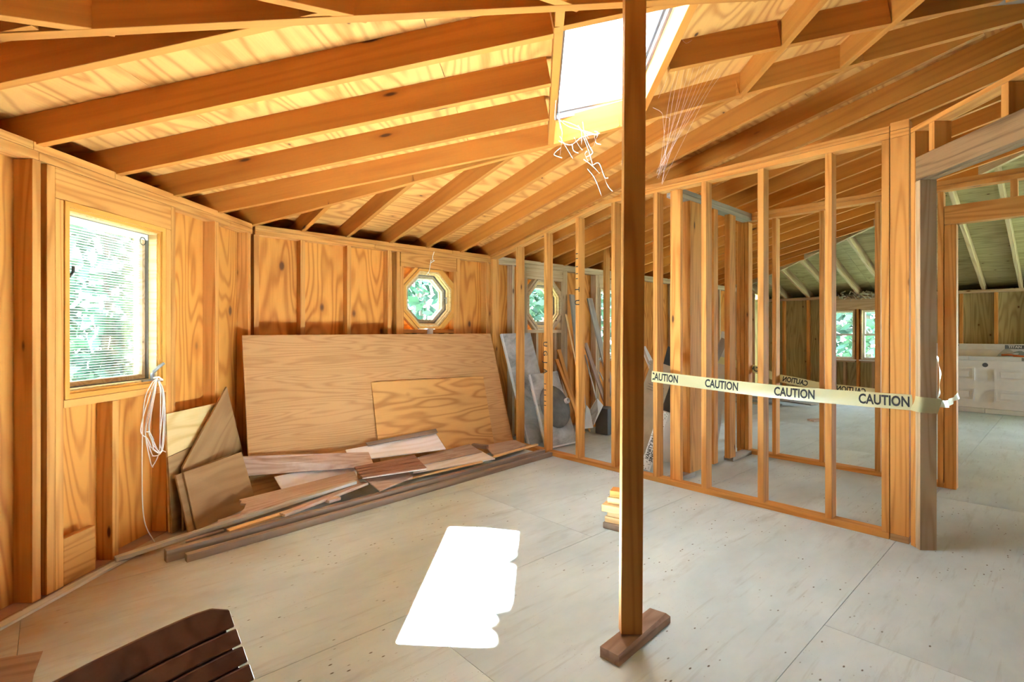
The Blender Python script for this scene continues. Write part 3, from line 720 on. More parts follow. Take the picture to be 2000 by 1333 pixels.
bar('paper_tag', o1, CARTONW, FB, (OC1 - .03, OC1 + .035), (.001, .004), (OZ - .375, OZ - .292), 'z', bev=0)
octwindow('window_3', OC2, PINE_GREY, TRIM_PALE)
def dh_window(name, F, w, rail=.5, mat=WHITE, d0=-.10):
    a, b, c, e = w; s = struct(name, F((a + b) / 2, -.05, c))
    frame_rect('frame', s, PINE_GREY, F, (a, b), (c, e), .022, (-.10, .006)); zr = c + (e - c) * rail
    frame_rect('upper_sash', s, mat, F, (a + .022, b - .022), (zr - .015, e - .022), .032, (-.105, -.07))
    frame_rect('lower_sash', s, mat, F, (a + .022, b - .022), (c + .022, zr + .015), .032, (-.070, -.035))
    pane(s, F, (a + .05, b - .05), (zr, e - .05), -.09); pane(s, F, (a + .05, b - .05), (c + .05, zr), -.052)
    bar('stool', s, WHITE, F, (a - .02, b + .02), (-.03, .02), (c - .012, c + .012), 's')
    return s
dh_window('window_4', FB, W4, .42); dh_window('window_5', FD, W5); dh_window('window_6', FD, W6)
# skylight
sk = struct('window_7', FA(-1.09, 2.59, 2.6))
skz = lambda p: pz('A', p)
def sk_bar(name, mat, s0, s1, d0, d1, z0, z1):
    V = []
    for (s, d) in ((s0, d0), (s1, d0), (s1, d1), (s0, d1)):
        p = FA(s, d); V.append(Vector((p.x, p.y, skz(p) + z0)))
    V += [v + Vector((0, 0, z1 - z0)) for v in V]; o = V[0].copy()
    return link(name, mesh([tuple(v - o) for v in V], [(0, 1, 2, 3), (7, 6, 5, 4), (0, 4, 5, 1), (1, 5, 6, 2), (2, 6, 7, 3), (3, 7, 4, 0)]), mat, Matrix.Translation(o), sk)
s0, s1, e0, e1 = SK_S0 - .03, SK_S1 + .03, SK_D0 - .03, SK_D1 + .03
for (z0, z1, t, mt) in ((.159, .20, .045, ALU), (.20, .235, .058, ALU)):
    sk_bar('curb_frame', mt, s0, s0 + t + .07, e0, e1, z0, z1); sk_bar('curb_frame', mt, s1 - t, s1, e0, e1, z0, z1)  # near curb made wider, out of sight, to shorten the sun patch
    sk_bar('curb_frame', mt, s0 + t, s1 - t, e0, e0 + t, z0, z1); sk_bar('curb_frame', mt, s0 + t, s1 - t, e1 - t, e1, z0, z1)
sk_bar('pane', GLASS, s0 + .02, s1 - .02, e0 + .02, e1 - .02, .237, .241)
for i, w in enumerate(WK):
    s = struct('window_%d' % (8 + i), FK(w[0], 0, w[2])); frame_rect('frame', s, WHITE, FK, (w[0], w[1]), (w[2], w[3]), .04, (-.1, 0)); pane(s, FK, (w[0] + .04, w[1] - .04), (w[2] + .04, w[3] - .04), -.05)
for i, w in enumerate(WS):
    s = struct('window_%d' % (10 + i), FS(w[0], 0, w[2])); frame_rect('frame', s, WHITE, FS, (w[0], w[1]), (w[2], w[3]), .04, (-.1, 0)); pane(s, FS, (w[0] + .04, w[1] - .04), (w[2] + .04, w[3] - .04), -.05)
for i, w in enumerate((W7, W8)): dh_window('window_%d' % (12 + i), FD, w)
# daylight portals in the window openings (they only steer sampling of the sky)
def portal(F, w, d=-.17):
    L = bpy.data.lights.new('daylight_portal', 'AREA'); L.shape = 'RECTANGLE'; L.size = w[1] - w[0]; L.size_y = w[3] - w[2]; L.cycles.is_portal = True
    o = bpy.data.objects.new('daylight_portal', L); COL.objects.link(o)
    Z = -F.v; X = F.u; Y = Z.cross(X); o.matrix_world = basis(X, Y, Z, F((w[0] + w[1]) / 2, d, (w[2] + w[3]) / 2))
for F, w in [(FA, WIN), (FB, (OC1 - .21, OC1 + .21, OZ - .21, OZ + .21)), (FB, (OC2 - .21, OC2 + .21, OZ - .21, OZ + .21)), (FB, W4), (FD, W5), (FD, W6), (FD, W7), (FD, W8)] + [(FK, w) for w in WK] + [(FS, w) for w in WS]:
    portal(F, w)
L = bpy.data.lights.new('daylight_portal', 'AREA'); L.shape = 'RECTANGLE'; L.size = SK_S1 - SK_S0; L.size_y = SK_D1 - SK_D0; L.cycles.is_portal = True
o = bpy.data.objects.new('daylight_portal', L); COL.objects.link(o)
pc = FA((SK_S0 + SK_S1) / 2, (SK_D0 + SK_D1) / 2); Xs = dA.copy(); Ys = (nA + ZUP * .185).normalized(); Zs = Xs.cross(Ys)
if Zs.z < 0: Xs = -Xs; Zs = Xs.cross(Ys)
o.matrix_world = basis(Xs, Ys, Zs, Vector((pc.x, pc.y, pz('A', pc) + .28)))

# ------------------------------------------------------------------ sight-line helpers: where a point seen in the photograph lies on a real plane of the building
def ray(x, y): return Vector(((x - 1000) / 994.8, 1, -(y - 648.65) / 994.8))
EYE = Vector((0, 0, 1.2))
def on_plane(x, y, P, n):
    r = ray(x, y); return EYE + r * ((Vector(P) - EYE).dot(n) / r.dot(n))
def at_d(x, y, d): return on_plane(x, y, FB(0, d), nB)
def at_s(x, y, s): return on_plane(x, y, FB(s, 0), dB)
def at_z(x, y, z=0): return on_plane(x, y, Vector((0, 0, z)), ZUP)
def at_a(x, y, d): return on_plane(x, y, FA(0, d), nA)
def at_Y(x, y, Y): return on_plane(x, y, Vector((0, Y, 0)), Vector((0, 1, 0)))

# ------------------------------------------------------------------ the prop post on its block
pb, pt = Vector((.4575, 1.968, .041)), Vector((.4735, 1.968, 2.53))
t = thing('support_post', 'tall brown pine post standing on a small dusty block in mid floor', 'post', pb)
X = (pt - pb).normalized(); Y = Vector((1, 0, 0)); Y = (Y - X * Y.dot(X)).normalized(); Zv = X.cross(Y)
link('shaft', boxmesh((pt - pb).length, .0825, .043, .002), POSTM, basis(X, Y, Zv, (pb + pt) / 2), t)
c0, c1, c3 = Vector((.380, 1.827, 0)), Vector((.658, 2.097, 0)), Vector((.320, 1.882, 0))
c2 = c1 + (c3 - c0)
X = (c1 - c0).normalized(); Y = (c3 - c0).normalized(); o = (c0 + c2) / 2
L_, W_ = (c1 - c0).length, (c3 - c0).length
v = [(-L_/2, -W_/2, 0), (L_/2, -W_/2, 0), (L_/2, W_/2, 0), (-L_/2, W_/2, 0), (-L_/2, -W_/2 + .004, .039), (L_/2 - .012, -W_/2 + .014, .039), (L_/2 - .022, W_/2, .039), (-L_/2, W_/2, .039), (L_/2, -W_/2, .026), (-L_/2, -W_/2, .034)]
me = mesh(v, [(3, 2, 1, 0), (4, 5, 6, 7), (9, 0, 1, 8), (9, 8, 5, 4), (1, 2, 6, 5, 8), (2, 3, 7, 6), (3, 0, 9, 4, 7)])
tag(link('base_block', me, BLOCKM, basis(X, Y, ZUP, o)), 'short dusty brown block lying flat under the tall post', 'block')

# stack of short offcuts behind the post
stack = [((.66, 3.085), .20, .085, .038, 38, OLD, 'dark bark-edged offcut, lowest of the stack behind the post'),
         ((.665, 3.10), .18, .085, .036, 33, PALE, 'yellow pine offcut second from the floor behind the post'),
         ((.675, 3.105), .17, .085, .030, 31, PALE, 'thin pine offcut third from the floor behind the post'),
         ((.65, 3.10), .19, .09, .042, 30, PALE, 'pale pinkish offcut with crushed end jutting out behind the post'),
         ((.685, 3.12), .18, .088, .040, 29, PALE, 'cream pine offcut second from top of stack behind the post'),
         ((.70, 3.13), .18, .088, .040, 24, PINE, 'orange pine offcut on top of the stack behind the post')]
z = 0
for (cx, cy), L_, W_, H_, an, mt, lb in stack:
    a = math.radians(-an); X = Vector((math.cos(a), math.sin(a), 0)); Y = ZUP.cross(X)
    o = link('lumber_offcut', boxmesh(L_, W_, H_ - .0006, .003), mt, basis(X, Y, ZUP, Vector((cx, cy, z + H_ / 2))))
    tag(o, lb, 'wood block', 'offcuts stacked behind the post'); z += H_

# ------------------------------------------------------------------ sheets leaning on the walls
o = slab('plywood_sheet', None, PLY_SHEET, b4((-.113, .118, 1.175), (2.337, .091, 1.182), (2.372, .428, .004), (-.136, .43, .004)), .016)
tag(o, 'huge tan plywood sheet leaning on the wall below the eight-sided window', 'plywood')
o = slab('plywood_sheet', None, PLY_SMALL, b4((.874, .243, .766), (2.117, .237, .743), (2.105, .448, .006), (.862, .456, .006)), .012)
tag(o, 'smaller knotty plywood piece leaning against the huge tan sheet', 'plywood')
o = slab('plywood_sheet', None, PLY_SMALL, b4((2.30, .165, .675), (2.405, .165, .672), (2.408, .40, .004), (2.30, .40, .004)), .012)
tag(o, 'narrow plywood strip peeking out past the right edge of the huge sheet', 'plywood')
def fa(*p): return [FA(*q) for q in p]
tag(slab('plywood_sheet', None, PLY_PALE, fa((-.96, .017, .71), (-.42, .017, .71), (-.42, .038, .004), (-.96, .038, .004)), .012), 'cream plywood piece with a knot standing in the left corner', 'plywood')
tag(slab('plywood_sheet', None, PLY_BROWN, fa((-.97, .034, .455), (-.60, .034, .485), (-.60, .060, .004), (-.97, .060, .004)), .010), 'low brown strip of sheet in front of the cream plywood', 'plywood')
tag(slab('plywood_sheet', None, PLY_BROWN, fa((-.895, .070, .375), (-.415, .045, .815), (-.24, .06, .30), (-.28, .12, .004), (-.93, .10, .004)), .012, bev=0), 'brown triangular plywood piece with a pointed top in the left corner', 'plywood')
tag(slab('plywood_sheet', None, PLY_BROWN, fa((-.975, .085, .350), (-.52, .14, .366), (-.50, .225, .004), (-.955, .150, .004)), .011), 'brown sheet hidden behind the front square panel in the corner', 'plywood')
tag(slab('plywood_sheet', None, PLY_BROWN, fa((-.935, .105, .357), (-.455, .175, .368), (-.44, .275, .004), (-.915, .172, .004)), .011), 'square brown panel leaning in front of the triangular piece', 'plywood')
o = bar('offcut_board', None, PINE, FA, (-1.598, -1.425), (-.04, -.003), (.004, .225), 's'); tag(o, 'short board standing on edge between studs below the left window', 'board')

# ------------------------------------------------------------------ scrap timber on the floor along the back wall
def tagb(o, label, cat='board', group='scrap boards along the back wall'): return tag(o, label, cat, group)
P = lambda x0, y0, x1, y1, z: (at_z(x0, y0, z), at_z(x1, y1, z))
o = beam('long_timber', None, OLD, FB(-.655, 1.205, 0), FB(2.40, .925, 0), .040, .040); tagb(o, 'front one of the two long grey brown timbers on the floor', 'timber')
o = beam('long_timber', None, OLD, FB(-.735, 1.135, 0), FB(2.36, .865, 0), .045, .062); tagb(o, 'rear and taller of the two long grey brown timbers', 'timber')
o = beam('long_timber', None, LATH, FB(-.93, .985, .012), FB(.45, .84, .108), .042, .022); tagb(o, 'long grey lath running from the window wall under the scrap boards', 'lath')
o = beam('long_timber', None, LATH, FA(-2.42, .045, 0), FA(-1.235, .055, 0), .046, .012); tagb(o, 'pale flat strip on the floor along the window wall', 'strip', 'strips along the window wall')
o = slab('scrap_board', None, SCRAP, b4((-.215, .40, .330), (.72, .50, .232), (.70, .64, .150), (-.215, .46, .205)), .012, ragged=.03); tagb(o, 'brown plank with ragged left end lying across the foot of the big sheet')
o = slab('scrap_board', None, SCRAP_WHITE, b4((.0, .50, .17), (.62, .50, .19), (.55, .66, .05), (.05, .62, .03)), .010); tagb(o, 'dusty board half hidden under the ragged brown plank')
o = slab('scrap_board', None, SCRAP, b4((-.277, .701, .118), (.541, .624, .135), (.485, .863, .100), (-.322, .904, .090)), .014, ragged=.05); tagb(o, 'wide splintered brown board slanting below the ragged plank')
o = slab('scrap_board', None, SCRAP, b4((-.42, .80, .050), (-.26, .78, .055), (-.27, .90, .045), (-.45, .93, .04)), .012); tagb(o, 'short pinkish board end left of the wide splintered board')
o = slab('scrap_board', None, SCRAP, b4((-.60, .90, .040), (-.40, .86, .042), (-.42, .95, .036), (-.62, .99, .03)), .012); tagb(o, 'small pinkish board end by the square brown panel')
o = beam('scrap_board', None, SCRAP, FB(-.12, 1.04, .062), FB(.53, .84, .085), .055, .018); tagb(o, 'narrow split stick crossing from the grey lath to the slatted piece')
o = beam('scrap_board', None, PALE, FB(-.42, 1.045, .045), FB(.10, .965, .064), .050, .014); tagb(o, 'short fresh split stick in front of the grey lath')
o = slab('scrap_board', None, SCRAP_WHITE, b4((.561, .424, .262), (1.431, .400, .275), (1.414, .585, .165), (.561, .540, .195)), .010); tagb(o, 'whitewashed panel tilted against the foot of the smaller plywood')
o = slab('scrap_board', None, OLD, b4((.735, .420, .292), (1.445, .382, .312), (1.432, .430, .284), (.742, .452, .272)), .008); tagb(o, 'thin dark lath lying along the top of the whitewashed panel')
o = slab('scrap_board', None, SCRAP_WHITE, b4((1.146, .519, .118), (1.774, .448, .128), (1.747, .864, .076), (.958, .789, .080)), .010); tagb(o, 'dusty tan board with whitened edges right of the slatted piece')
o2 = slab('scrap_board', None, SCRAP, b4((1.17, .545, .130), (1.76, .475, .139), (1.735, .70, .106), (1.02, .70, .103)), .004); tagb(o2, 'brown paper-thin sheet covering the middle of the tan board')
t = thing('slatted_piece', 'reddish piece of three narrow boards joined, lying on the scrap pile', 'board', FB(.76, .79, .12), 'scrap boards along the back wall')
q = b4((.524, .661, .181), (1.056, .643, .183), (.974, .965, .150), (.485, .880, .152))
for i in range(4):
    f0, f1 = i / 4 + .024, (i + 1) / 4 - .024
    a0, b0 = q[0].lerp(q[3], f0), q[1].lerp(q[2], f0); a1, b1 = q[0].lerp(q[3], f1), q[1].lerp(q[2], f1)
    slab('slat', t, RED, [a0, b0, b1, a1], .014)
slab('backing', t, SCRAP_WHITE, [q[0].lerp(q[3], .02) - Vector((0, 0, .008)), q[1].lerp(q[2], .02) - Vector((0, 0, .008)), q[1].lerp(q[2], .98) - Vector((0, 0, .008)), q[0].lerp(q[3], .98) - Vector((0, 0, .008))], .006)
o = slab('scrap_board', None, SCRAP, b4((.541, .779, .118), (.893, .820, .108), (.884, .910, .090), (.553, 1.011, .074)), .010); tagb(o, 'broken board with a hole lying below the slatted piece')
o = slab('scrap_board', None, SCRAP, b4((1.94, .47, .098), (2.334, .480, .098), (2.332, .654, .076), (1.834, .754, .064)), .012); tagb(o, 'dull brown board at the right end of the scrap pile')
o = beam('scrap_board', None, BLOCKM, FB(1.80, .47, .10), FB(1.86, .62, .10), .045, .035); tagb(o, 'small dark block on top of the right end of the scrap pile')
o = beam('scrap_board', None, PALE, FB(1.76, .80, .064), FB(2.405, .735, .075), .032, .014); tagb(o, 'bright pine strip lying on the rear long timber by the partition')
o = beam('scrap_board', None, PALE, FB(.69, .885, .063), FB(1.60, .865, .066), .026, .012); tagb(o, 'slim yellow strip lying on the rear long timber')
o = beam('scrap_board', None, SCRAP, FB(.18, .98, .063), FB(.27, .96, .063), .06, .02); tagb(o, 'small chip of wood beside the narrow split stick')

o = slab('floor_patch', None, BLOCKM, [at_z(-30, 1292, .002), at_z(84, 1272, .002), at_z(66, 1318, .002), at_z(60, 1350, .002), at_z(-30, 1350, .002)], .0018, bev=0)
tag(o, 'rough dark brown patch stuck to the floor in the near left corner', 'patch')
# ------------------------------------------------------------------ caution tape
def tape_path(pts, n=14):
    P = spline(pts, n); L = [0]
    for a, b in zip(P[:-1], P[1:]): L.append(L[-1] + (b - a).length)
    def f(t):
        t = min(max(t, 0), L[-1] - 1e-6); i = max(j for j in range(len(L) - 1) if L[j] <= t)
        k = (t - L[i]) / (L[i + 1] - L[i]); return P[i].lerp(P[i + 1], k), (P[i + 1] - P[i]).normalized()
    return f, L[-1]
def tape_strip(name, parent, f, a, b, wd, nref, bulge=.004, n=60, th=.0007):
    V, Fc = [], []; m = 5
    for i in range(n + 1):
        p, tg = f(a + (b - a) * i / n); up = nref.cross(tg).normalized()
        if up.z < 0: up = -up
        nn = nref
        for k in range(m):
            h = (k / (m - 1) - .5); V.append(p + up * h * wd + nn * (bulge * (1 - 4 * h * h)))
    o = V[0].copy(); k0 = len(V)
    V += [v - nref * th for v in V]
    for i in range(n):
        for k in range(m - 1):
            A = i * m + k; Fc.append((A, A + 1, A + m + 1, A + m)); Fc.append((k0 + A, k0 + A + m, k0 + A + m + 1, k0 + A + 1))
    return link(name, mesh([tuple(v - o) for v in V], Fc, smooth=True), TAPE, Matrix.Translation(o), parent)
def tape_word(parent, f, tc, size, sx, nref, wd, mirror=False, off=.0015, bulge=.004, cut=None):
    me = textmesh('CAUTION', size, .0022, 0); me.materials.clear()
    bm = bmesh.new(); bm.from_mesh(me)
    if cut is not None:
        bmesh.ops.bisect_plane(bm, geom=list(bm.verts) + list(bm.edges) + list(bm.faces), plane_co=(cut, 0, 0), plane_no=(-1, 0, 0), clear_outer=True)
    bmesh.ops.triangulate(bm, faces=bm.faces)
    bmesh.ops.subdivide_edges(bm, edges=[e for e in bm.edges if e.calc_length() > .03], cuts=1)
    c, tg0 = f(tc)
    for v in bm.verts:
        x = v.co.x * sx * (-1 if mirror else 1); p, tg = f(tc + x); up = nref.cross(tg).normalized()
        if up.z < 0: up = -up
        h = v.co.y / wd
        v.co = p + up * v.co.y + nref * (bulge * (1 - 4 * h * h) + off) - c
    bm.to_mesh(me); bm.free(); return link('lettering', me, INK, Matrix.Translation(c), parent)
nC_ = -dB
t = thing('caution_tape', 'pale yellow caution tape stretched across the front of the open stud wall', 'tape', FB(2.40, 2.9, .80), 'caution tape strips')
zs = [(2.035, .842), (2.3, .829), (2.57, .817), (2.93, .803), (3.30, .799), (3.714, .803)]
f, L_ = tape_path([FB(2.405, d, z) for d, z in zs] )
tape_strip('film', t, f, 0, L_, .088, nC_)
for dc, cut in ((2.148, -.150), (2.611, None), (3.095, None), (3.575, None)):
    tape_word(t, f, dc - 2.035, .080, .68, nC_, .088, cut=cut)
e0 = FB(2.403, 3.712, .803)
f2, L2 = tape_path([e0, FG(.04, -.006, .802), FG(.076, .0, .80), FG(.078, .06, .795), FG(.078, .10, .787)], 8)
tape_strip('wrapped_end', t, f2, 0, L2, .086, (-dA * .8 - nA * .6).normalized(), .002, 24)
loose = [at_Y(1832, 785, 2.95), at_Y(1845, 790, 3.1), at_Y(1857, 785, 3.3), at_Y(1867, 778, 3.5), at_Y(1869, 768, 3.62)]
V, Fc = [], []
for i, p in enumerate(spline(loose, 6)):
    tw = .9 * math.sin(i * .5); V += [p + Vector((.006 * math.sin(i), .0, .022)), p + Vector((.012 * math.cos(i * .9), .015 * tw, -.022))]
for i in range(len(V) // 2 - 1): Fc.append((2 * i, 2 * i + 1, 2 * i + 3, 2 * i + 2))
o = V[0].copy(); link('loose_end', mesh([tuple(v - o) for v in V], Fc), TAPE, Matrix.Translation(o), t)
hang = [at_Y(1832, 695, 3.0), at_Y(1838, 720, 3.02), at_Y(1838, 760, 3.02), at_Y(1833, 785, 3.0)]
V, Fc = [], []
for i, p in enumerate(spline(hang, 6)): V += [p + Vector((-.012, 0, 0)), p + Vector((.012 + .006 * math.sin(i), .02, 0))]
for i in range(len(V) // 2 - 1): Fc.append((2 * i, 2 * i + 1, 2 * i + 3, 2 * i + 2))
o = V[0].copy(); link('hanging_end', mesh([tuple(v - o) for v in V], Fc), TAPE, Matrix.Translation(o), t)
t2 = thing('caution_tape', 'second caution tape, its lettering reversed, strung along the inner stud wall', 'tape', FB(4.01, 2.7, .72), 'caution tape strips')
f, L_ = tape_path([FB(4.006, 1.6, .95)] + [FB(4.006, d, z) for d, z in ((2.155, .838), (2.39, .762), (2.57, .735), (2.77, .702), (2.95, .694), (3.22, .680))])
tape_strip('film', t2, f, 0, L_, .074, -dB, .001)
def at_arc(dv):
    lo, hi = 0, L_
    for _ in range(40):
        m = (lo + hi) / 2
        if (f(m)[0] - FB(0, 0)).dot(nB) < dv: lo = m
        else: hi = m
    return lo
for dc in (2.115, 2.555, 3.005): tape_word(t2, f, at_arc(dc), .066, .74, -dB, .074, mirror=True, off=.001, bulge=.001)

# ------------------------------------------------------------------ cable bundle on the window crank
hp = FA(-1.055, .035, .935)
t = thing('cable_bundle', 'coil of thin white cable hanging from the window crank', 'cable', hp)
def strand(pts): return spline([FA(*p) - hp for p in pts], 8)
lines = []
for i in range(6):
    w1_, w2_ = R.uniform(-.11, -.05), R.uniform(.01, .04); zb = R.uniform(.38, .62); j = R.uniform(-.012, .012)
    lines.append(strand([(-1.055, .03, .93), (-1.055 + w1_ * .5, .045 + j, .86), (-1.055 + w1_, .03 + j, .66), (-1.06 + w1_ * .6, .03, zb + .05), (-1.06 + w1_ * .3, .035 + j, zb)]))
    zb2 = zb + R.uniform(-.05, .1)
    lines.append(strand([(-1.05, .03, .93), (-1.05 + w2_, .045 + j, .85), (-1.04 + w2_ * 1.6, .03 + j, .66), (-1.05 + w2_, .03, .5), (-1.06 + w1_ * .3, .03 + j, zb)]))
lines.append(strand([(-1.055, .03, .93), (-1.12, .045, .90), (-1.165, .04, .78), (-1.17, .035, .40), (-1.16, .04, .15), (-1.11, .06, .012)]))
lines.append(strand([(-1.05, .03, .93), (-1.02, .04, .80), (-1.03, .03, .55), (-.985, .03, .49)]))
link('strands', tubes(lines, .0028), CORDM, Matrix.Translation(hp), t)
link('tie', tubes([[Vector((-.02, 0, -.02)), Vector((.02, .012, -.012)), Vector((.015, -.01, .005)), Vector((-.015, -.01, 0))]], .006), CORDM, Matrix.Translation(hp), t)

# ------------------------------------------------------------------ slatted chair in the near corner
Mc = Vector((-.622, .652, .732)); ct = Vector((.3, .954, 0)).normalized(); cn = Vector((.954, -.3, 0)).normalized()
t = thing('slatted_chair', 'dark brown slatted wooden chair with curved back in the near left corner', 'chair', (Mc.x + .2 * cn.x, Mc.y + .2 * cn.y, 0))
def chair_slat(name, d0, d1, hw, round_end=False, back=0.0):
    V, Fc = [], []; n = 22; th = .016
    dn = (cn * .42 - ZUP * .9).normalized(); nn = (cn * .9 + ZUP * .42).normalized()
    for i in range(n + 1):
        u = -hw + 2 * hw * i / n; p = Mc + ct * u + cn * (.72 * u * u) - nn * back
        cut = 0
        if round_end: e = max(0, abs(u) - (hw - .05)) / .05; cut = .016 * e * e * e
        for (d, q) in ((d0 + cut, 0), (d1, 0), (d1, -th), (d0 + cut, -th)): V.append(p + dn * d + nn * q)
    for i in range(n):
        for q in range(4): Fc.append((4 * i + q, 4 * i + (q + 1) % 4, 4 * i + 4 + (q + 1) % 4, 4 * i + 4 + q))
    Fc += [(0, 1, 2, 3), (4 * n + 3, 4 * n + 2, 4 * n + 1, 4 * n)]
    o = V[0].copy(); return link(name, mesh([tuple(v - o) for v in V], Fc, bev=.002), CHAIR, basis(ct, cn, ZUP.copy() if False else ct.cross(cn), o) @ Matrix.Identity(4) if False else Matrix.Translation(o), t)
chair_slat('back_slat', 0, .046, .262, True)
dd = .0495
while dd < .36: chair_slat('back_slat', dd, dd + .0275, .262 + .02 * dd); dd += .0312
chair_slat('gap_darkening_panel', .03, .37, .259, back=.0165)  # panel added behind the slats so their gaps go dark
dn = (cn * .42 - ZUP * .9).normalized(); bb = Mc + dn * .37
for i in range(10):
    c = bb + cn * (.03 + .046 * i) + Vector((0, 0, -.012 + .01 * abs(i - 5) * .4))
    beam('seat_slat', t, CHAIR, c - ct * .26, c + ct * .26, .042, .016)
for sg in (-1, 1):
    u = sg * .2
    beam('back_rail', t, CHAIR, Mc + ct * u + cn * (.72 * u * u - .045) + dn * .03, Mc + ct * u + cn * (.72 * u * u - .045) + dn * .40, .03, .02, up=cn)
    beam('seat_rail', t, CHAIR, bb + ct * u - Vector((0, 0, .045)), bb + ct * u + cn * .48 - Vector((0, 0, .045)), .025, .03)
    for fwd in (.02, .45):
        c = bb + ct * sg * .225 + cn * fwd
        beam('leg', t, CHAIR, Vector((c.x, c.y, 0)), Vector((c.x, c.y, bb.z - .02)), .035, .035, up=cn, at='mid')

# ------------------------------------------------------------------ cobwebs by the skylight
def web(label, base, lines, r):
    L2 = []
    for ln in lines: L2.append([p - base for p in spline(ln, 5)])
    o = link('cobweb', tubes(L2, r, 4), WEB, Matrix.Translation(base)); o['kind'] = 'stuff'
    return tag(o, label, 'cobweb', 'cobwebs by the skylight')
def jag(pts, Y, amp=.003): return [at_Y(x, y, Y) + Vector((R.uniform(-amp, amp), R.uniform(-.02, .02), R.uniform(-amp, amp))) for x, y in pts]
Y = 2.45
ls = [jag(p, Y) for p in ([(1090, 235), (1110, 244), (1140, 252), (1170, 262)], [(1090, 275), (1115, 281), (1138, 270), (1170, 262)], [(1094, 270), (1108, 290), (1120, 308)], [(1139, 272), (1150, 298), (1157, 328)],
      [(1148, 332), (1160, 352), (1175, 385)], [(1180, 345), (1188, 362), (1196, 375)], [(1139, 312), (1155, 325), (1172, 338)], [(1160, 322), (1172, 318), (1180, 345), (1190, 345)], [(1092, 180), (1091, 215), (1093, 255)],
      [(1086, 195), (1085, 218), (1085, 236)], [(1100, 238), (1128, 250), (1150, 268)], [(1088, 225), (1098, 262), (1094, 300)], [(1160, 262), (1166, 275), (1174, 282)])]
for k in range(9):
    x, y = R.uniform(1090, 1170), R.uniform(232, 300); ls.append(jag([(x, y), (x + R.uniform(-12, 14), y + R.uniform(4, 18)), (x + R.uniform(-18, 22), y + R.uniform(10, 36))], Y))
web('tangled white cobweb hanging off the lower left corner of the skylight', at_Y(1130, 270, Y), ls, .0004)
Y = 2.6
ls = [jag(p, Y, .004) for p in ([(1302, 150), (1300, 165), (1290, 182), (1287, 190)], [(1278, 207), (1290, 222), (1293, 240), (1298, 262), (1300, 300), (1299, 312)], [(1293, 230), (1307, 232), (1305, 238)], [(1297, 250), (1301, 256)],
      [(1327, 75), (1340, 82), (1350, 78)])]
for k in range(11):
    x = 1330 + k * 8; ls.append(jag([(x + R.uniform(-3, 3), 85 + k * 6), (x - 22 - k * 1.5, 200), (1282 + R.uniform(-4, 12), 335 + R.uniform(0, 30))], Y + .1, .002))
web('fine cobweb threads slanting down at the right of the skylight', at_Y(1300, 230, Y), ls, .0003)
lk = [jag(p, 1.9, .003) for p in ([(838, 475), (845, 490), (846, 505)], )]
Y = 4.95
ls = [[at_Y(x, y, Y) for x, y in p] for p in ([(848, 492), (845, 502), (846, 510)], [(842, 508), (840, 520), (838, 530), (832, 538)], [(841, 514), (849, 509)], [(836, 532), (840, 538)])]
web('small wisp of cobweb above the eight-sided window', at_Y(842, 515, Y), ls, .003)

# ------------------------------------------------------------------ the next room, seen between the studs
t = thing('marble_slab', 'grey marbled vanity top standing on end behind the first studs', 'vanity top', FB(2.75, .4, 0), 'stone tops in the next room')
slab('top', t, MARBLE, b4((2.48, .10, 1.18), (2.93, .10, 1.19), (2.99, .46, .004), (2.55, .46, .004)), .02, bev=.002)
slab('edge_strip', t, CARTONW, b4((2.475, .112, 1.18), (2.490, .112, 1.18), (2.56, .472, .004), (2.545, .472, .004)), .03)
t = thing('sink_top', 'speckled vanity top turned over to show its round basin and drain', 'vanity top', FB(2.75, .7, 0), 'stone tops in the next room')
q = b4((2.562, .452, .745), (3.015, .442, .765), (3.01, .742, .02), (2.518, .745, .02))
slab('top', t, MARBLE, q, .02, bev=.002)
un = (q[1] - q[0]).normalized(); vn = (q[3] - q[0]).normalized(); nn = un.cross(vn).normalized()
if nn.dot(EYE - q[0]) < 0: nn = -nn
bc = q[0].lerp(q[2], .5) + un * .02 - vn * .02
V, Fc = [], []; rn, sg = 7, 28
for i in range(rn + 1):
    a = i / rn * math.pi / 2
    for k in range(sg):
        th = 6.2832 * k / sg; V.append((math.cos(a) * .205 * math.cos(th), math.cos(a) * .235 * math.sin(th), math.sin(a) * .10))
for i in range(rn):
    for k in range(sg): Fc.append((i * sg + k, i * sg + (k + 1) % sg, (i + 1) * sg + (k + 1) % sg, (i + 1) * sg + k))
link('basin', mesh(V, Fc, smooth=True), MARBLE_DIM, basis(un, vn, un.cross(vn), bc) if un.cross(vn).dot(nn) > 0 else basis(un, -vn, un.cross(-vn), bc), t)
dp = bc + un * .10 + nn * .05 - vn * .02
dm = basis(un, nn.cross(un), nn, dp)
V, Fc = [], []
for (r, z) in ((.03, 0), (.03, .075), (.018, .075), (.018, .03)):
    for k in range(16): V.append((r * math.cos(k * .3927), r * math.sin(k * .3927), z))
for i in range(3):
    for k in range(16): Fc.append((i * 16 + k, i * 16 + (k + 1) % 16, i * 16 + 16 + (k + 1) % 16, i * 16 + 16 + k))
dr = link('drain', mesh(V, Fc, smooth=True), MARBLE, dm, t)
sub('drain_hole', mesh([(.018 * math.cos(k * .3927), .018 * math.sin(k * .3927), .034) for k in range(16)], [tuple(range(16))]), CARTOND, dm, dr, dm)
for (aa, bb_) in ((0, 3), (3, 2)):
    p, q_ = q[aa] + nn * .004, q[bb_] + nn * .004
    beam('raised_edge', t, CARTONW, p, q_, .016, .018, up=nn)
def lean(label, mat, b, tp, w, th=.02, cat='board'):
    o = beam('leaning_board', None, mat, FB(*b), FB(*tp), w, th, up=nB); return tag(o, label, cat, 'boards leaning in the next room')
lean('tall dim board leaning beside the second eight-sided window', GREYWOOD, (3.64, .32, .004), (3.72, .03, 1.67), .085)
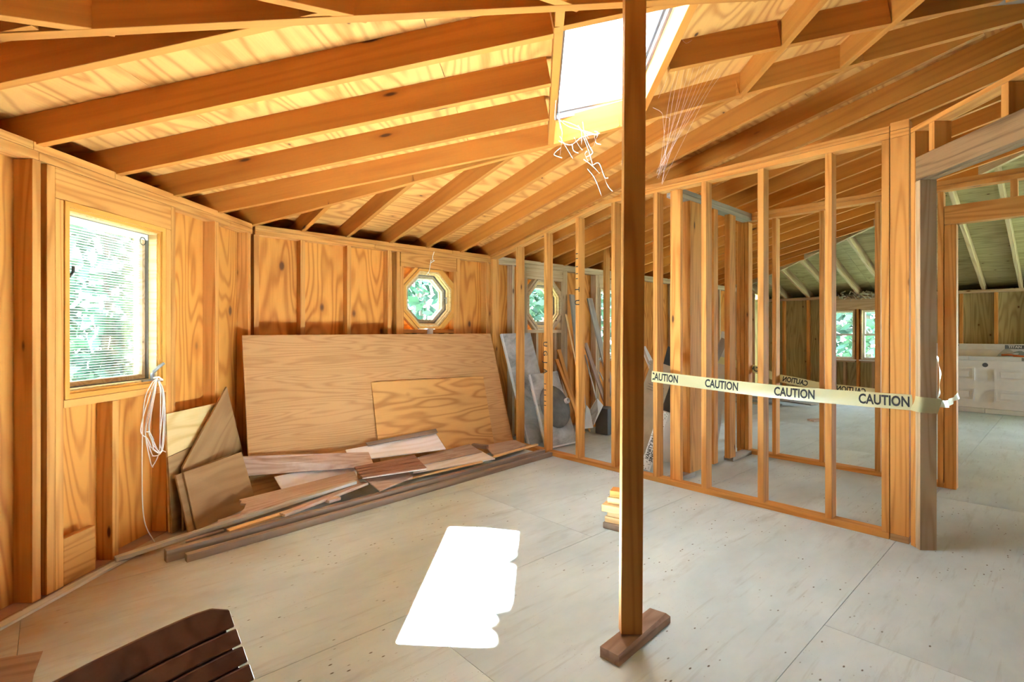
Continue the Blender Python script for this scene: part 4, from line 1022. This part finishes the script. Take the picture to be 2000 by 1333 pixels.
lean('thin pale strip leaning left of the tall dim board', PALE, (3.60, .42, .004), (3.60, .04, 1.42), .02, .012, 'strip')
lean('brown stick leaning behind the third stud from the corner', PINE, (3.52, .36, .004), (3.46, .04, .98), .06)
lean('second brown stick leaning close behind the third stud', PINE, (3.44, .46, .004), (3.40, .06, .86), .05)
lean('wide silver grey plank leaning across the tall narrow window', GREYWOOD, (4.20, .42, .004), (4.08, .02, 1.64), .10)
lean('brown plank leaning left of the wide silver grey plank', SCRAP, (4.14, .36, .004), (3.98, .03, 1.05), .07)
lean('slim white strip leaning under the tall window', CARTONW, (4.02, .30, .004), (3.98, .03, .90), .018, .012, 'strip')
lean('slim white strip leaning next to the silver grey plank', CARTONW, (4.28, .40, .004), (4.26, .05, .66), .016, .012, 'strip')
lean('white pointed lath leaning just right of the tall post', CARTONW, (5.50, .50, .004), (5.30, .05, .98), .07, .015, 'strip')
lean('dark brown lath leaning behind the white pointed one', SCRAP, (5.30, .46, .004), (5.22, .04, 1.04), .05)
lean('grey plank leaning low at the right edge of the post', GREYWOOD, (5.35, .95, .004), (5.05, .3, .78), .09)
lean('second grey plank leaning low beside the post', GREYWOOD, (5.45, 1.0, .004), (5.2, .35, .66), .09)
q = [at_d(1146, 792, .80), at_d(1152, 800, .80), at_d(1159, 836, .86), at_d(1141, 838, .86)]
tag(slab('white_panel', None, CARTONW, q, .012), 'white panel corner standing on the floor behind the fourth stud', 'panel')
q = [at_d(1153, 800, .73), at_d(1166, 778, .70), at_d(1178, 792, .70), at_d(1159, 832, .75)]
t = thing('folded_flashing', 'bent pale strip lying folded under the tall window', 'flashing', (q[0] + q[2]) / 2)
m_ = (q[1] + q[3]) / 2 + nB * .04
slab('flap', t, GREYWOOD, [q[0], q[1], m_, q[3]], .004, bev=0); slab('flap', t, CARTONW, [m_, q[1], q[2], q[3]], .004, bev=0)
o = beam('storage_bin', None, CARTOND, FB(3.60, .60, .004), FB(3.80, .60, .004), .18, .30); tag(o, 'dark bin standing on the floor below the tall narrow window', 'bin')
t = thing('board_stack', 'grey board ends stacked on the floor just right of the post', 'boards', FB(4.6, 1.0, 0))
for i in range(6):
    c = at_z(1262 + R.uniform(-6, 6), 838, 0); h = .012 + i * .034
    a = R.uniform(-.25, .25); X = (dB * math.cos(a) + nB * math.sin(a)); beam('board_end', t, GREYWOOD if i % 2 else CARTONW, c - X * .16 + ZUP * h - (0 * X), c + X * .45 + ZUP * h, .13, .026)
# wrapped boxes leaning against the short wall
def lbox(name, label, mat, foot, top, w, th, cat='box'):
    t = thing(name, label, cat, foot, 'wrapped boxes in the next room'); X = (top - foot).normalized()
    v = (EYE - foot); v = (v - X * v.dot(X)).normalized()
    o = beam('carton', t, mat, foot - v * th, top - v * th, w, th, up=v); return t, X, v
foot, top = FB(2.62, 1.86, .012), FB(3.02, 2.06, .62)
t, X, v = lbox('wrapped_carton', 'speckled white wrapped carton lettered VANITY BASE leaning just right of the post', SPECK, FB(2.62, 1.83, .012), FB(2.70, 1.97, .52), .085, .05)
c = FB(2.62, 1.83, .012).lerp(FB(2.70, 1.97, .52), .40); Yv = v.cross(X)
lettering('lettering', t, 'VANITY BASE', .040, basis(X, Yv, v, c + v * .002 + Yv * .014), bold=.001); lettering('lettering', t, 'SINGLE DOOR', .040, basis(X, Yv, v, c + v * .002 - Yv * .022), bold=.001)
t, X, v = lbox('wrapped_carton', 'dark lettered carton edge showing between two studs', CARTOND, FB(2.95, 1.93, .004), FB(3.03, 1.99, .90), .07, .05)
c = FB(2.95, 1.93, .004).lerp(FB(3.03, 1.99, .90), .80); Yv = v.cross(X); lettering('lettering', t, 'PARTS', .06, basis(X, Yv, v, c + v * .002), mat=CARTONW)
t, X, v = lbox('wrapped_carton', 'long white carton with a small black stamp leaning behind the flat stud', CARTONW, FB(3.0, 1.74, .02), FB(3.34, 1.92, .72), .19, .06)
c = FB(3.0, 1.74, .02).lerp(FB(3.34, 1.92, .72), .72); Yv = v.cross(X); lettering('lettering', t, 'GTO', .045, basis(X, Yv, v, c + v * .002), bold=.001)
t, X, v = lbox('wrapped_carton', 'brown cardboard carton leaning behind the white carton', CARTON, FB(3.05, 1.40, .004), FB(3.34, 1.58, .88), .24, .08)
c = FB(3.05, 1.40, .004).lerp(FB(3.34, 1.58, .88), .75); Yv = v.cross(X)
for i in range(3): lettering('lettering', t, 'HANDLE WITH CARE', .016, basis(Yv, X, v, c + v * .002 - X * .026 * i) if basis(Yv, X, v, c).determinant() > 0 else basis(-Yv, X, v, c + v * .002 - X * .026 * i))
t, X, v = lbox('wrapped_carton', 'black wrapped bundle leaning high behind the flat stud', CARTOND, FB(3.6, 1.3, .004), FB(3.75, 1.5, 1.02), .22, .06)
t, X, v = lbox('wrapped_carton', 'narrow grey carton leaning behind the corner of the inner wall', GREYWOOD, FB(3.58, 1.55, .004), FB(3.86, 1.95, 1.13), .07, .05)
t, X, v = lbox('wrapped_carton', 'grey roll of paper standing behind the inner wall corner', CARTONW, FB(4.3, 1.6, .004), FB(4.42, 1.72, 1.2), .13, .12, 'roll')
# far room floor
t = thing('shingle_pile', 'low heap of thin grey boards on the floor of the far room', 'boards', FB(7.8, 1.1, 0))
for i in range(16):
    c = at_z(R.uniform(1462, 1580), R.uniform(770, 790), 0); a = R.uniform(-.4, .4); X = dC_ = (-nB * math.cos(a) + dB * math.sin(a)); h = .006 + (i % 8) * .018
    beam('board_piece', t, CARTONW if i % 2 else GREYWOOD, c - X * .45 + ZUP * h, c + X * .45 + ZUP * h, .16, .012)
c0, c1 = at_z(1583, 823, .0), at_z(1606, 822, .0)
o = beam('floor_offcut', None, SCRAP, c0, c1, .12, .022); tag(o, 'small dark wedge of wood alone on the far room floor', 'wood piece')
o = FD(1.9, .0, 1.83)
V = []; ls = []
for k in range(60):
    p = FD(R.uniform(1.45, 2.15), R.uniform(-.04, .06), R.uniform(1.80, 1.90)); ls.append([p - o, p - o + Vector((R.uniform(-.06, .06), R.uniform(-.05, .05), R.uniform(-.04, .05))), p - o + Vector((R.uniform(-.1, .1), R.uniform(-.05, .05), R.uniform(-.06, .06)))])
ob = link('insulation_tuft', tubes(ls, .012, 4), INSUL, Matrix.Translation(o)); ob['kind'] = 'stuff'; tag(ob, 'ragged pale insulation hanging out above the far windows', 'insulation')

# packed door and tub panel at the far right
t = thing('packed_door', 'white panelled door lying on its long edge in wrapping by the far wall', 'door', FB(9.02, 3.8, 0))
FPd = Frame(FB(9.0, 2.45), nB, -dB)      # s along the door, d toward the viewer
slab0 = bar('slab', t, DOORW, FPd, (.02, 2.05), (-.045, -.006), (.075, .775), 's')
def dpanel(a, b, z0, z1):
    frame_rect('panel_moulding', t, DOORW, FPd, (a, b), (z0, z1), .022, (-.012, .016)); bar('raised_panel', t, DOORW, FPd, (a + .06, b - .06), (-.012, .010), (z0 + .045, z1 - .045), 's', bev=.006)
for (a, b) in ((.10, .87), (1.085, 1.95)):
    for (z0, z1) in ((.18, .36), (.485, .665)): dpanel(a, b, z0, z1)
o = FPd(.985, .001, .713)
link('latch_hole', mesh([(.032 * math.cos(k * .2618), .032 * math.sin(k * .2618), z) for z in (0, .004) for k in range(24)], [tuple(range(23, -1, -1)), tuple(range(24, 48))] + [(k, (k + 1) % 24, 24 + (k + 1) % 24, 24 + k) for k in range(24)]), CARTOND, basis(FPd.u, ZUP, FPd.u.cross(ZUP), o), t)
bar('edge_strip', t, CARTONW, FPd, (.02, .80), (-.06, .004), (.778, .835), 's'); bar('edge_strip', t, CARTONW, FPd, (.803, 2.05), (-.06, .004), (.778, .838), 's')
bar('edge_strip', t, CARTONW, FPd, (.02, .98), (-.06, .004), (.004, .072), 's'); bar('edge_strip', t, CARTONW, FPd, (.984, 2.05), (-.06, .004), (.004, .070), 's')
lettering('lettering', t, 'INTERIOR', .062, basis(FPd.u, ZUP, FPd.u.cross(ZUP), FPd(1.50, .006, .806)), bold=.0015)
t = thing('packed_panel', 'second white packed panel standing taller behind the panelled door', 'panel', FB(9.2, 3.8, 0))
bar('board', t, DOORW, FPd, (.0, 2.1), (-.22, -.18), (.004, .985), 's'); bar('edge_strip', t, CARTONW, FPd, (.0, 2.1), (-.24, -.17), (.935, 1.02), 's')
lettering('lettering', t, '7', .06, basis(FPd.u, ZUP, FPd.u.cross(ZUP), FPd(.66, -.168, .98)), bold=.001)
bar('shelf', t, CARTONW, FPd, (.0, 2.1), (-.168, -.062), (.80, .815), 's')
bgp = FPd(1.27, -.09, .82)
t = thing('plastic_bag', 'clear plastic bag of orange handled tools lying on the packed door', 'bag', bgp)
for i, (sx, sz) in enumerate(((-.06, .02), (.06, .015), (.0, .05))):
    a = bgp + FPd.u * (sx - .06) + ZUP * (.022 + sz); b_ = a + FPd.u * .12 + ZUP * R.uniform(-.012, .012)
    link('tool', tubes([[a - bgp, b_ - bgp]], .014, 8), CLEAR if i < 2 else CARTONW, Matrix.Translation(bgp), t)
V, Fc = [], []
nx, ny = 12, 8
for i in range(nx + 1):
    for j in range(ny + 1):
        u, w_ = i / nx - .5, j / ny - .5; h = .14 * max(0, (1 - (2 * u) ** 4) * (1 - (2 * w_) ** 4)) * (.6 + .4 * math.sin(7 * u + 3) * math.cos(9 * w_)) + .003
        V.append(tuple(FPd.u * (u * .36 + .006 * R.uniform(-1, 1)) + FPd.v * (w_ * .13) + ZUP * h))
for i in range(nx):
    for j in range(ny): A = i * (ny + 1) + j; Fc.append((A, A + 1, A + ny + 2, A + ny + 1))
link('film', mesh(V, Fc), FILM, Matrix.Translation(bgp), t)
bar('header_card', t, CARTOND, Frame(bgp, FPd.u, FPd.v), (-.08, .13), (.04, .043), (.135, .19), 's', bev=0)
lettering('lettering', t, 'TITAN', .048, basis(FPd.u, ZUP, FPd.u.cross(ZUP), bgp + FPd.u * .025 + FPd.v * .046 + ZUP * .163), mat=CARTONW, bold=.0015)

# marker strokes on two studs of the open wall
def strokes(d, F0, zlist):
    for (z, kind) in zlist:
        if kind == '-': bar('marker_stroke', wc, INK, FB, (2.4105, 2.4118), (d + .004, d + .030), (z - .004, z + .004), 'd', bev=0)
        else:
            M = basis(-ZUP, nB, -ZUP.cross(nB) if False else (-ZUP).cross(nB), FB(2.4108, d + .018, z))
            lettering('lettering', wc, kind, .075, M, bold=.001)
strokes(1.226, None, [(1.92, '-'), (1.875, '-'), (1.80, '-'), (1.735, '-'), (1.69, '-'), (1.59, 'T'), (1.47, 'U')])
strokes(.820, None, [(1.08, 'U'), (.99, 'G'), (.90, 'J'), (.815, 'A'), (.69, '-'), (.63, '-'), (.58, '-'), (.52, '-'), (.48, '-')])

# ------------------------------------------------------------------ outdoors
gm = mesh([(-60, -60, 0), (60, -60, 0), (60, 60, 0), (-60, 60, 0)], [(0, 1, 2, 3)])
g = link('ground', gm, GROUND, Matrix.Translation((0, 0, -3.2))); g['kind'] = 'structure'
def leafmesh(n, rx, rz, seed, size=.16):
    r = random.Random(seed); V, Fc = [], []
    for i in range(n):
        while True:
            p = Vector((r.uniform(-1, 1), r.uniform(-1, 1), r.uniform(-1, 1)))
            if .25 < p.length < 1: break
        p = Vector((p.x * rx, p.y * rx, p.z * rz)); a = Vector((r.uniform(-1, 1), r.uniform(-1, 1), r.uniform(-.6, .6))).normalized(); b = a.cross(Vector((r.uniform(-1, 1), r.uniform(-1, 1), r.uniform(-1, 1)))).normalized()
        s = size * r.uniform(.6, 1.4); k = len(V); V += [tuple(p - a * s), tuple(p + b * s * .5), tuple(p + a * s), tuple(p - b * s * .5)]; Fc.append((k, k + 1, k + 2, k + 3))
    me = bpy.data.meshes.new('foliage'); me.from_pydata(V, [], Fc); return me
lm = [leafmesh(3600, 2.0, 3.4, 3), leafmesh(3600, 2.2, 3.0, 5)]
tm = tubes([[Vector((0, 0, 0)), Vector((.05, .02, 3)), Vector((0, .1, 7.5))]], lambda t: .22 - .15 * t, 8)
spots = [Vector((x, y, 0)) for x, y in ((-7, 8.8), (-2.0, 11.4), (1.4, 14.8), (5.4, 16.6), (9.8, 14.2), (-10.5, 6.2), (-6, 13.8), (-12, 10.8), (13.5, 11.0), (-9.5, .5))]
for i, p in enumerate(spots):
    z0 = -3.2
    lb = ['leafy green tree filling the view through the large left window', 'leafy green tree outside the eight-sided window above the big sheet', 'leafy green tree outside the second eight-sided window behind the studs',
          'leafy green tree outside the tall narrow window of the next room', 'leafy green tree outside the pair of far sash windows'][i] if i < 5 else 'leafy green tree standing farther off outside the house'
    t = thing('tree', lb, 'tree', (p.x, p.y, z0), 'trees outside the house')
    o = link('trunk', tm, BARK, Matrix.Translation((p.x, p.y, z0)) @ Matrix.Rotation(i * 1.3, 4, 'Z'), t)
    o = link('foliage', lm[i % 2], LEAF, Matrix.Translation((p.x, p.y, z0 + 4.6 + (i % 3) * .3)) @ Matrix.Rotation(i * 2.1, 4, 'Z') @ Matrix.Scale(1.0, 4), t)

# tall tree whose limb hangs over the roof and dapples the light that falls through the skylight
tb = Vector((5.6, -4.2, -3.2))
t = thing('tree', 'tall tree whose limb hangs over the roof above the skylight', 'tree', tb)
link('trunk', tubes([[p - tb for p in spline([tb, Vector((5.5, -4.0, 2)), Vector((5.0, -2.6, 6.5)), Vector((4.0, .4, 8.8)), Vector((3.2, 3.0, 9.4))], 6)]], lambda t: .28 - .22 * t, 8), BARK, Matrix.Translation(tb), t)
r = random.Random(21); V, Fc = [], []
for i in range(3200):
    y = r.uniform(-.5, 5.2); z = 9.1 + r.gauss(0, .3); yf = y - .1 * z
    edge = .17 * (yf - 3.05) + .266 * z + .15 + .05 * math.sin(yf * 9) + .03 * math.sin(yf * 23)
    x = edge + abs(r.gauss(0, .40)); p = Vector((x, y, z)) - tb
    a = Vector((r.uniform(-1, 1), r.uniform(-1, 1), r.uniform(-.3, .3))).normalized(); b = a.cross(Vector((r.uniform(-.4, .4), r.uniform(-.4, .4), 1))).normalized()
    sz = .13 * r.uniform(.6, 1.3); q = len(V); V += [tuple(p - a * sz), tuple(p + b * sz * .6), tuple(p + a * sz), tuple(p - b * sz * .6)]; Fc.append((q, q + 1, q + 2, q + 3))
me = bpy.data.meshes.new('foliage'); me.from_pydata(V, [], Fc); link('foliage', me, LEAF, Matrix.Translation(tb), t)
